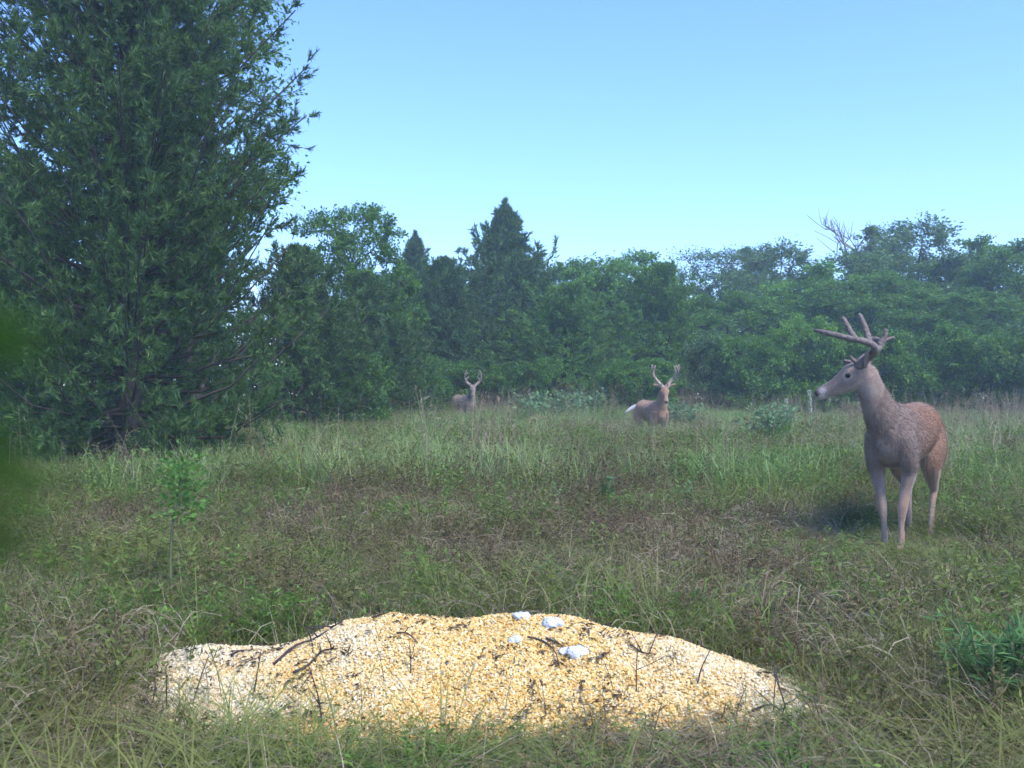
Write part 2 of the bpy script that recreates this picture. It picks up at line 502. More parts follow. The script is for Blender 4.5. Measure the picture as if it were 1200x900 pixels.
BACK = "trees at the back edge of the meadow"
trees = [
    # kind, mesh, cx, top, d, hw, material, label
    ("broadleaf_tree", BRD[0], 405, 238, 21.0, 85, "leaf", "rounded leafy tree rising close behind the huge cedar"),
    ("cedar_tree", CED[1], 352, 300, 17.0, 120, "cedar", "dark cedar pressed against the huge cedar's lower branches"),
    ("cedar_tree", CED[1], 20, 200, 16.5, 170, "cedar", "dark cedar hidden behind the huge cedar, farther from the bucks"),
    ("cedar_tree", CED[0], 190, 190, 17.5, 170, "cedar", "dark cedar standing directly behind the huge cedar's trunk"),
    ("cedar_tree", CED[1], 432, 330, 20.0, 100, "cedar", "low broad cedar filling the gap beside the huge cedar"),
    ("cedar_tree", CED[0], 482, 282, 31.0, 95, "cedar", "narrow hazy cedar between the leafy tree and the pointed cedar"),
    ("cedar_tree", CED[0], 592, 245, 28.5, 130, "cedar", "tallest pointed cedar standing behind the far small buck"),
    ("cedar_tree", CED[1], 525, 312, 26.0, 110, "cedar", "broad bluish cedar behind and beside the far small buck"),
    ("cedar_tree", CED[1], 662, 340, 25.0, 120, "cedar_light", "bushy green cedar beside the pointed cedar, skirts to the ground"),
    ("broadleaf_tree", BRD[1], 655, 290, 33.0, 85, "leaf", "leafy tree top showing above the bushy green cedar"),
    ("broadleaf_tree", BRD[2], 735, 284, 31.0, 85, "leaf_light", "bright green leafy tree with the highest crown above the middle buck"),
    ("cedar_tree", CED[1], 768, 318, 26.5, 120, "cedar_light", "wide fresh green cedar directly behind the middle buck"),
    ("sparse_tree", SPARSE, 838, 287, 37.0, 80, "leaf_grey", "thin see-through tree with sky showing between its limbs"),
    ("broadleaf_tree", BRD[0], 905, 286, 37.0, 85, "leaf_grey", "grey-green tree beside the thin see-through tree"),
    ("broadleaf_tree", BRD[1], 856, 335, 29.5, 95, "leaf", "low rounded tree in front of the thin see-through tree"),
    ("broadleaf_tree", BRD[2], 950, 304, 31.0, 95, "leaf_light", "yellow-green rounded tree behind the near buck's head"),
    ("broadleaf_tree", BRD[0], 1060, 260, 34.0, 100, "leaf_grey", "tall full tree behind the near buck's antlers"),
    ("broadleaf_tree", BRD[1], 1025, 312, 29.0, 100, "leaf", "dense dark green tree just behind the near buck's antlers"),
    ("broadleaf_tree", BRD[2], 1130, 274, 33.0, 90, "leaf", "tree with a loose open crown above the near buck's rump"),
    ("broadleaf_tree", BRD[1], 1112, 335, 27.5, 100, "leaf", "low spreading tree beyond the near buck's rump"),
    ("broadleaf_tree", BRD[0], 1195, 284, 30.0, 100, "leaf", "full crowned tree at the meadow corner past the near buck"),
    ("broadleaf_tree", BRD[2], 1290, 280, 30.0, 100, "leaf_grey", "outermost full crowned tree of the meadow corner"),
]
for i, (nm, ms, cx, top, d, hw, mat, lab) in enumerate(trees):
    mh = {"cedar_tree": 6.0, "broadleaf_tree": 6.5, "sparse_tree": 6.8}[nm]
    mr = 2.9 if nm == "cedar_tree" else 2.1
    x, y, sxy, sz = at_px(cx, top, d, mh, hw, mr)
    place_tree(nm, ms, x, y, sxy, sz, i * 2.1, lab, BACK, M[mat])
# the back row that closes the gaps: alike trees told apart only by place
for i, cx in enumerate(range(430, 1400, 75)):
    d = 43 + (i % 3) * 2.0
    x, y, sxy, sz = at_px(cx, 318 + 14 * ((i * 7) % 4) - (18 if cx > 1000 else 0), d, 6.5, 60, 2.0)
    place_tree("broadleaf_tree", BRD[i % 3], x, y, sxy, sz, i * 1.3, "hazy tree of the back row seen between nearer crowns", "back row of hazy trees", M["leaf"])

# bushes at the wood's foot
shrubs = [(395, 400, 18.0, 60, 0, "leaf", "bush filling the corner between the huge cedar and the meadow"),
          (470, 410, 22.0, 60, 1, "leaf", "low bush left of the far small buck"),
          (560, 415, 24.5, 50, 0, "leaf", "dark bush at the foot of the tallest cedar"),
          (640, 420, 23.0, 50, 1, "leaf", "leafy bush in front of the bushy green cedar"),
          (745, 415, 22.5, 55, 0, "leaf", "bush just behind the middle buck's back"),
          (830, 395, 24.5, 55, 1, "leaf_grey", "grey-green bush right of the middle buck"),
          (885, 385, 24.0, 60, 0, "leaf", "deep green bush at the wood's foot below the see-through tree"),
          (945, 372, 23.5, 55, 1, "leaf_light", "bright bush behind the near buck's muzzle"),
          (1010, 380, 23.0, 60, 0, "leaf", "dark bush behind the near buck's neck"),
          (1085, 385, 22.5, 65, 1, "leaf", "dark bush behind the near buck's back"),
          (1160, 380, 22.0, 70, 0, "leaf", "broad bush beyond the near buck's rump"),
          (1240, 375, 21.0, 75, 1, "leaf_grey", "broad grey-green bush at the meadow corner")]
for i, (cx, top, d, hw, k, mat, lab) in enumerate(shrubs):
    x, y, sxy, sz = at_px(cx, top, d, 2.45, hw, 1.3)
    r = place_tree("shrub", SHRUB[k], x, y, sxy, sz, i * 1.7, lab, "bushes along the foot of the wood", M[mat])
    r["category"] = "bush"

# big cedar on the left and the slim leafy tree behind it
bx, by = px(152, 11.0), 11.0
big = tree_meshes("big_cedar", cedar_geo(5, 9.6, 2.8, 560, 12, 9, 13, leaf=(0.074, 0.015), t0=0.01, power=0.5, asc=(5, 32), ragged=0.25), M["cedar"])
place_tree("cedar_tree", big, bx, by, 0.86, 0.97, 0.6, "huge dark cedar towering at the meadow's near edge, branches to the ground")
slim = tree_meshes("slim_tree", broadleaf_geo(41, 8.6, 1.75, 2.6, 46, 420, leaf=(0.075, 0.045), rc=(0.22, 0.4)), M["leaf"])
place_tree("broadleaf_tree", slim, px(232, 14.6), 14.6, 1, 1, 0.3, "slim leafy tree whose twigs poke out of the huge dark cedar")


def dead_tree():
    rng = np.random.default_rng(77)
    d = 36.0; x = px(1008, d)
    root = link("dead_tree", None, loc=(x, d, gz(x, d) - 0.1))
    tag(root, "bare grey dead tree with upright twigs above the leafy crowns", "tree", BACK)
    H = pz(250, d) - gz(x, d)
    g = Geo(); t = np.linspace(0, 1, 8)
    tp = np.stack([0.2 * np.sin(t * 3), 0.1 * t, t * H * 0.75], -1)
    g.add(*tube(tp, 0.09 * (1 - 0.8 * t) + 0.01, 7))
    link("trunk", new_mesh("dead_trunk", *g.arrays(), M["twig_dead"]), root)
    for k in range(22):
        g = Geo(); j = rng.integers(5, 8)
        a = rng.uniform(0, 6.28); e = tp[j] + np.array([math.cos(a) * rng.uniform(0.3, 1.7), math.sin(a) * 0.6, rng.uniform(1.0, 2.4)])
        e[2] = min(e[2], H * rng.uniform(0.86, 1.0))
        P, r = limb(tp[j], e, 0.034, 0.016, rng)
        g.add(*tube(P, r, 5))
        for q in range(7):
            b = P[rng.integers(2, 5)]; f = b + np.array([rng.normal() * 0.25, rng.normal() * 0.25, rng.uniform(0.2, 0.7)])
            g.add(*tube([b, (b + f) / 2 + rng.normal(size=3) * 0.03, f], [0.014, 0.012, 0.008], 4))
        link("branch", new_mesh("dead_branch", *g.arrays(), M["twig_dead"]), root)


dead_tree()


# ------------------------------------------------------------------ corn pile
RIDGE_X = np.array([px(v, 3.3) for v in (105, 145, 250, 330, 400, 470, 540, 620, 720, 797, 858, 912, 958, 982)])
RIDGE_Z = np.array([0.012, 0.038, 0.112, 0.128, 0.185, 0.236, 0.218, 0.224, 0.196, 0.160, 0.100, 0.048, 0.02, 0])
DENTS = [(-0.62, 3.05, 0.07, 0.030), (-0.35, 2.95, 0.06, 0.026), (0.12, 3.0, 0.055, 0.024), (0.42, 3.02, 0.06, 0.026), (0.66, 2.92, 0.05, 0.02), (-0.05, 3.2, 0.05, 0.02), (-0.88, 3.1, 0.06, 0.022),
         (0.30, 3.22, 0.05, 0.018), (-0.5, 3.25, 0.05, 0.02), (0.85, 2.95, 0.05, 0.018), (-0.22, 2.85, 0.06, 0.022)]


def mound_z(x, y):
    x = np.asarray(x, float); y = np.asarray(y, float)
    xs = x - 0.06 * (vnoise(y * 4, x * 0 + 3, 9) - 0.5)
    h = np.interp(xs, RIDGE_X, RIDGE_Z)
    yc = 3.28 - 0.22 * smooth(0.35, 1.15, x) - 0.05 * smooth(-0.6, -1.2, -x)
    v = (y - yc)
    wf, wb = 0.64 + 0.0 * x, 0.42
    e = np.where(v < 0, -v / wf, v / wb) + 0.12 * (vnoise(x * 3, y * 3, 4) - 0.5)
    e = np.clip(e, 0, 1)
    prof = 1 - e ** 1.35
    z = h * prof * (1 + 0.16 * (vnoise(x * 2.6, y * 2.6, 15) - 0.5)) + 0.036 * (vnoise(x * 5.5, y * 5.5, 5) - 0.5) * np.minimum(1, h * prof / 0.05) + 0.008 * (vnoise(x * 19, y * 19, 6) - 0.5) * (h * prof > 0.01)
    for cx, cy, r, dp in DENTS:      # hoof prints and feeding hollows with a pushed-up rim
        q = np.hypot((x - cx) / 1.3, y - cy) / r
        z = z - dp * np.exp(-q * q) * (z > 0) + 0.35 * dp * np.exp(-((q - 1.6) / 0.5) ** 2) * (z > 0)
    return z - 0.004


def leaf_quads(base, direc, length, width, rng):
    n = len(base)
    up = np.array([0, 0, 1.0]) + 0.6 * rng.normal(size=(n, 3))
    s = unit(np.cross(direc, up)); nn = np.cross(s, direc)
    w = (width * np.ones(n))[:, None] * 0.5; L = (length * np.ones(n))[:, None]
    mid = base + direc * L * 0.45 + nn * L * 0.06
    V = np.stack([base, mid - s * w, base + direc * L - nn * L * 0.08, mid + s * w], 1).reshape(-1, 3)
    return V, np.arange(4 * n).reshape(-1, 4)


def gn_scatter(name, points, rots, scales, idx, protos, seed=0):
    """one object whose geometry nodes place the prototype meshes on stored points"""
    n = len(points)
    me = bpy.data.meshes.new(name)
    me.vertices.add(n); me.vertices.foreach_set("co", np.asarray(points, np.float32).ravel())
    for nm, typ, arr in (("rot", 'FLOAT_VECTOR', rots), ("scl", 'FLOAT_VECTOR', scales)):
        a = me.attributes.new(nm, typ, 'POINT'); a.data.foreach_set("vector", np.asarray(arr, np.float32).ravel())
    a = me.attributes.new("pick", 'INT', 'POINT'); a.data.foreach_set("value", np.asarray(idx, np.int32))
    o = link(name, me)
    ng = bpy.data.node_groups.new(name + "_scatter", 'GeometryNodeTree')
    ng.interface.new_socket("Geometry", in_out='INPUT', socket_type='NodeSocketGeometry')
    ng.interface.new_socket("Geometry", in_out='OUTPUT', socket_type='NodeSocketGeometry')
    gi = ng.nodes.new("NodeGroupInput"); go = ng.nodes.new("NodeGroupOutput")
    iop = ng.nodes.new("GeometryNodeInstanceOnPoints")
    m2p = ng.nodes.new("GeometryNodeMeshToPoints")
    join = ng.nodes.new("GeometryNodeJoinGeometry")
    for p in reversed(protos):
        ob = bpy.data.objects.new(name + "_source", p)
        oi = ng.nodes.new("GeometryNodeObjectInfo"); oi.inputs["Object"].default_value = ob
        g2i = ng.nodes.new("GeometryNodeGeometryToInstance")
        ng.links.new(oi.outputs["Geometry"], g2i.inputs[0]); ng.links.new(g2i.outputs[0], join.inputs[0])
    def attr(nm, typ):
        a = ng.nodes.new("GeometryNodeInputNamedAttribute"); a.data_type = typ; a.inputs["Name"].default_value = nm
        return a.outputs["Attribute"]
    ng.links.new(gi.outputs[0], m2p.inputs["Mesh"])
    ng.links.new(m2p.outputs[0], iop.inputs["Points"])
    ng.links.new(join.outputs[0], iop.inputs["Instance"])
    iop.inputs["Pick Instance"].default_value = True
    ng.links.new(attr("pick", 'INT'), iop.inputs["Instance Index"])
    e2r = ng.nodes.new("FunctionNodeEulerToRotation")
    ng.links.new(attr("rot", 'FLOAT_VECTOR'), e2r.inputs[0]); ng.links.new(e2r.outputs[0], iop.inputs["Rotation"])
    ng.links.new(attr("scl", 'FLOAT_VECTOR'), iop.inputs["Scale"])
    ng.links.new(iop.outputs[0], go.inputs[0])
    md = o.modifiers.new("scatter", 'NODES'); md.node_group = ng
    return o


M["litter"] = leafy("corn_litter", (0.020, 0.013, 0.012), (0.07, 0.045, 0.03), (0.26, 0.19, 0.11), 0.1, 0.8, inst=True)


def corn_material(name, core):
    m, nt, p, out = mat_new(name)
    if core:
        rnd = noise(nt, 160, 3, "World")
    else:
        rnd = node(nt, "ShaderNodeObjectInfo").outputs["Random"]
    gold = ramp(nt, rnd, [(0.0, (0.54, 0.30, 0.075)), (0.35, (0.67, 0.43, 0.13)), (0.7, (0.74, 0.55, 0.23)), (0.9, (0.78, 0.68, 0.45)), (1.0, (0.22, 0.13, 0.06))])
    pale = ramp(nt, rnd, [(0.0, (0.58, 0.40, 0.18)), (0.3, (0.68, 0.54, 0.32)), (0.75, (0.76, 0.66, 0.46)), (0.93, (0.78, 0.72, 0.60)), (1.0, (0.16, 0.11, 0.07))])
    n = noise(nt, 2.3, 4, "World", 0.7)
    # the tipped-out middle is golden, the spread margins are pale and cracked
    g = node(nt, "ShaderNodeNewGeometry"); sp = node(nt, "ShaderNodeSeparateXYZ"); nt.links.new(g.outputs["Position"], sp.inputs[0])
    ab = node(nt, "ShaderNodeMath", operation='ADD'); ab.inputs[1].default_value = 0.05; nt.links.new(sp.outputs[0], ab.inputs[0])
    aa = node(nt, "ShaderNodeMath", operation='ABSOLUTE'); nt.links.new(ab.outputs[0], aa.inputs[0])
    ma = node(nt, "ShaderNodeMath", operation='MULTIPLY_ADD'); ma.inputs[1].default_value = 0.42; nt.links.new(aa.outputs[0], ma.inputs[0]); nt.links.new(n, ma.inputs[2])
    f = ramp(nt, ma.outputs[0], [(0.66, (0, 0, 0)), (0.92, (1, 1, 1))])
    nt.links.new(mixc(nt, f, gold, pale), p.inputs["Base Color"])
    p.inputs["Roughness"].default_value = 0.45
    p.inputs["Specular IOR Level"].default_value = 0.35
    return m


def build_corn():
    root = link("corn_pile", None, loc=(-0.1, 3.2, 0))
    tag(root, "low spread pile of yellow and pale corn kernels on the grass", "corn pile")
    a = np.arange(-1.6, 1.45, 0.016); b = np.arange(2.3, 3.95, 0.016)
    X, Y = np.meshgrid(a, b)
    Z = mound_z(X, Y)
    V = np.stack([X + 0.1, Y - 3.2, np.where(Z > 0, Z, -0.03)], -1).reshape(-1, 3)
    w = len(a); i = np.arange(len(b) - 1)[:, None] * w; k = np.arange(w - 1)[None, :]
    F = np.stack([i + k, i + k + 1, i + w + k + 1, i + w + k], -1).reshape(-1, 4)
    keep = (Z.ravel()[F] > -0.002).any(1)
    link("mound", new_mesh("corn_mound", V, F[keep], corn_material("corn_core", True)), root)
    # one dented wedge-shaped kernel, ~ 30 triangles; a broken half as second shape
    prot = []
    cm = corn_material("corn_kernel", False)
    for q in range(3):
        rr = np.random.default_rng(60 + q)
        P = [(0, 0, -1), (0, 0, -0.5), (0, 0, 0.35), (0, 0, 0.9), (0, 0, 1.0)]
        fl = [(0.2, 0.2), (0.55, 0.42), (0.85, 0.5), (0.75, 0.42), (0.3, 0.15)]
        if q == 2: P, fl = P[1:4], fl[1:4]
        kv, kf = tube(np.array(P) * 0.0065, None, 6, flat=[(x * 0.0065, y * 0.0065) for x, y in fl], up=(1, 0, 0))
        kv = kv + rr.normal(size=kv.shape) * 0.0004
        prot.append(new_mesh("kernel", kv, kf, cm))
    rng = np.random.default_rng(3)
    n = 210000
    x = rng.uniform(-1.6, 1.42, n); y = rng.uniform(2.3, 3.95, n)
    z = mound_z(x, y)
    loose = (z <= 0.0) & (z > -0.01) & (rng.random(n) < 0.35) & (np.abs(y - 3.15) < 0.7) & (x > RIDGE_X[0] - 0.1) & (x < RIDGE_X[-1] + 0.1) & (vnoise(x * 7, y * 7, 8) > 0.55)
    keep = (z > 0.0) | loose
    # far slope is never seen
    x, y, z = x[keep], y[keep], np.maximum(z[keep], 0.002)
    m = len(x)
    pts = np.stack([x + 0.1, y - 3.2, z + rng.uniform(0, 0.006, m)], -1)
    s = rng.uniform(0.62, 1.05, m)[:, None] * np.ones(3)
    o = gn_scatter("kernels", pts, rng.uniform(0, 6.28, (m, 3)), s, rng.integers(0, 3, m), prot)
    o.parent = root
    tag(o, kind="stuff")
    print("kernels", m)
    # husk scraps, leaf bits and dirt crumbs trodden into the corn
    n = 2600
    x = rng.uniform(-1.5, 1.35, n); y = rng.uniform(2.4, 3.7, n); z = mound_z(x, y)
    k = (z > 0.0) & (rng.random(n) < 0.10 + 0.9 * smooth(0.52, 0.72, vnoise(x * 3.5, y * 5, 18)) + 0.5 * smooth(0.05, 0.01, z))
    x, y, z = x[k], y[k], z[k]; m = len(x)
    prot = []
    for q in range(4):
        nb_ = 5
        B0 = rng.normal(size=(nb_, 3)) * [0.008, 0.008, 0.002]; D0 = unit(rng.normal(size=(nb_, 3)) * [1, 1, 0.25])
        V, F = leaf_quads(B0, D0, 0.022 * rng.uniform(0.5, 1.3, nb_), 0.006 * rng.uniform(0.5, 1.4, nb_), rng)
        prot.append(new_mesh("scrap", V, F, M["litter"]))
    pts = np.stack([x + 0.1, y - 3.2, z + 0.008], -1)
    o = gn_scatter("litter", pts, np.stack([rng.normal(size=m) * 0.3, rng.normal(size=m) * 0.3, rng.uniform(0, 6.28, m)], -1), rng.uniform(0.5, 1.5, m)[:, None] * np.ones(3), rng.integers(0, 4, m), prot)
    o.parent = root
    tag(o, kind="stuff")


build_corn()


def lump(name, cx, cy, d, r, label, flat=0.7, mat=None):
    x = px(cx, d); y = d
    import bmesh
    bm = bmesh.new(); bmesh.ops.create_icosphere(bm, subdivisions=4, radius=1.0)
    for v in bm.verts:
        c = v.co
        k = 1 + 0.35 * (float(vnoise(c.x * 1.7 + c.z + cx, c.y * 1.7, 3)) - 0.5) + 0.5 * (float(vnoise(c.x * 3.1 + cx + c.z, c.y * 3.1 - c.z * 2, 6)) - 0.5) + 0.30 * (float(vnoise(c.x * 8 + cx, c.y * 8 + c.z * 7, 7)) - 0.5)
        v.co = (c.x * r * k * 1.15, c.y * r * k, c.z * r * k * flat)
    me = bpy.data.meshes.new(name); bm.to_mesh(me); bm.free()
    me.polygons.foreach_set("use_smooth", np.ones(len(me.polygons), bool)); me.materials.append(mat or M["salt"])
    o = link(name, me, loc=(x, y, max(float(mound_z(x, y)), 0) + r * flat * 0.45))
    tag(o, label, "lump", "white lumps lying on the corn")


def on_mound(cx, cy):
    """distance along the pixel ray where it meets the mound"""
    for d in np.arange(2.4, 4.2, 0.01):
        x = px(cx, d); z = pz(cy, d)
        if z <= max(float(mound_z(x, d)), 0.0): return float(d)
    return 3.28


M["salt"] = plain("salt_lump", (0.55, 0.58, 0.64), (0.72, 0.74, 0.77), 60, 0.6, 0.6)
for cx, cy, r, lab in ((648, 734, 0.027, "round white lump sitting on the crest of the corn pile"),
                       (604, 752, 0.018, "small bluish white lump alone on the corn pile's front face"),
                       (678, 767, 0.026, "white lump beside dark twigs on the corn pile's front face"),
                       (662, 765, 0.016, "small grey-white lump touching a bigger lump by the twigs"),
                       (612, 724, 0.030, "flat white flake lying along the corn pile's crest")):
    lump("white_lump", cx, cy, on_mound(cx, cy), r, lab, 0.4 if cy == 724 else 0.75)


# ------------------------------------------------------------------ meadow
def blades(rng, n, h, spread, bend, width, segs=4, lean=0.25, base=0.0):
    hh = rng.uniform(h[0], h[1], n); az = rng.uniform(0, 2 * math.pi, n)
    r = spread * np.sqrt(rng.random(n)); pa = rng.uniform(0, 2 * math.pi, n)
    base_p = np.stack([r * np.cos(pa), r * np.sin(pa), np.full(n, base - 0.01)], -1)
    bd = rng.uniform(bend[0], bend[1], n); ln = rng.normal(size=n) * lean
    w = rng.uniform(width[0], width[1], n)
    d = np.stack([np.cos(az), np.sin(az), 0 * az], -1)
    tw = az + math.pi / 2 + rng.normal(size=n) * 0.5
    s = np.stack([np.cos(tw), np.sin(tw), 0 * az], -1)
    rows = []
    for k in range(segs + 1):
        t = k / segs
        hor = (np.abs(ln) * t + bd * t * t) * hh
        ver = hh * (t - 0.42 * bd * t * t)
        p = base_p + d * hor[:, None]; p[:, 2] += ver
        ww = (w * (1 - t ** 1.6) * 0.5 + 0.0002)[:, None]
        rows.append(p - s * ww); rows.append(p + s * ww)
    V = np.stack(rows, 1).reshape(-1, 3)
    m = 2 * (segs + 1)
    i = np.arange(n)[:, None] * m
    F = np.concatenate([i + np.array([[2 * k, 2 * k + 1, 2 * k + 3, 2 * k + 2]]) for k in range(segs)], 1).reshape(-1, 4)
    return V, F


def mat_blades(rng, n, length, spread, zr, width):
    """flattened dry stalks lying in all directions"""
    az = rng.uniform(0, 6.28, n); el = rng.normal(0.12, 0.25, n)
    L = rng.uniform(*length, n); d = np.stack([np.cos(az) * np.cos(el), np.sin(az) * np.cos(el), np.sin(el)], -1)
    c = np.stack([rng.normal(size=n) * spread, rng.normal(size=n) * spread, rng.uniform(*zr, n)], -1)
    s = unit(np.cross(d, unit(rng.normal(size=(n, 3)) + [0, 0, 1.0])))
    w = rng.uniform(*width, n)[:, None] * 0.5
    rows = []
    for k in range(4):
        t = k / 3 - 0.5
        p = c + d * (L * t)[:, None]; p[:, 2] -= (L * t * t * 0.8)
        p[:, 2] = np.maximum(p[:, 2], 0.004)
        ww = w * (1 - 0.5 * (k / 3))
        rows += [p - s * ww, p + s * ww]
    V = np.stack(rows, 1).reshape(-1, 3)
    i = np.arange(n)[:, None] * 8
    F = np.concatenate([i + np.array([[2 * k, 2 * k + 1, 2 * k + 3, 2 * k + 2]]) for k in range(3)], 1).reshape(-1, 4)
    return V, F


def forb(rng, stems, h, nleaf, leaf, spread=0.07, bushy=0.5, head=0):
    g = Geo()
    for k in range(stems):
        az = rng.uniform(0, 6.28); H = rng.uniform(*h); r = spread * rng.random()
        b = np.array([r * math.cos(az), r * math.sin(az), -0.01])
        e = b + np.array([math.cos(az) * H * 0.35 * bushy, math.sin(az) * H * 0.35 * bushy, H])
        t = np.linspace(0, 1, 4)[:, None]
        P = b + (e - b) * t + np.array([math.cos(az), math.sin(az), 0]) * (0.10 * H * np.sin(t * 3.14) * rng.normal())
        g.add(*tube(P, [0.0025, 0.002, 0.0016, 0.001], 4, cap=False))
        u = rng.uniform(0.15, 1.0, nleaf)
        pos = b + (e - b) * u[:, None]
        a2 = rng.uniform(0, 6.28, nleaf)
        el = rng.uniform(-0.1, 0.9, nleaf)
        D = np.stack([np.cos(a2) * np.cos(el), np.sin(a2) * np.cos(el), np.sin(el)], -1)
        off = bushy * 0.10 * rng.random(nleaf)[:, None] * (1.1 - u)[:, None] * H / 0.4
        sc = rng.uniform(0.6, 1.2, nleaf)
        g.add(*leaf_quads(pos + D * off, D, leaf[0] * sc, leaf[1] * sc, rng))
        if head:
            hb = np.repeat(e[None], head, 0) + np.stack([0 * np.arange(head), 0 * np.arange(head), rng.uniform(-0.10, 0.02, head)], -1)
            D = unit(rng.normal(size=(head, 3)) * [1, 1, 0.5] + [0, 0, 0.8])
            g.add(*leaf_quads(hb, D, 0.014 + 0 * hb[:, 0], 0.006, rng))
    return g.arrays()


class Tile:
    """one patch of vegetation: pieces of several materials, thinning out towards its rim"""
    def __init__(s): s.g = Geo(); s.mi = []; s.mats = []
    def add(s, vf, mat, shift=None):
        V, F = vf
        if shift is not None: V = V + shift
        if mat not in s.mats: s.mats.append(mat)
        s.g.add(V, F); s.mi.append(np.full(len(F), s.mats.index(mat)))
    def mesh(s, nm):
        V, F = s.g.arrays()
        me = new_mesh(nm, V, F, [M[k] for k in s.mats])
        me.polygons.foreach_set("material_index", np.concatenate(s.mi).astype(np.int32))
        return me


def disc(rng, R_):
    r = R_ * math.sqrt(rng.random()); a = rng.uniform(0, 6.28)
    return np.array([r * math.cos(a), r * math.sin(a), 0])


def make_tile(seed, R_, spec):
    rng = np.random.default_rng(seed)
    t = Tile()
    for kind, n, mat, kw in spec:
        for _ in range(n):
            p = disc(rng, R_)
            if kind == "blades": t.add(blades(rng, **kw), mat, p)
            elif kind == "mat": t.add(mat_blades(rng, **kw), mat, p)
            else: t.add(forb(rng, **kw), mat, p)
    return t.mesh("patch")


def B(n, h, spread, bend, width, lean=0.3, segs=4): return dict(n=n, h=h, spread=spread, bend=bend, width=width, lean=lean, segs=segs)
def MB(n, length, spread, zr, width): return dict(n=n, length=length, spread=spread, zr=zr, width=width)
def FB(stems, h, nleaf, leaf, spread, bushy, head=0): return dict(stems=stems, h=h, nleaf=nleaf, leaf=leaf, spread=spread, bushy=bushy, head=head)


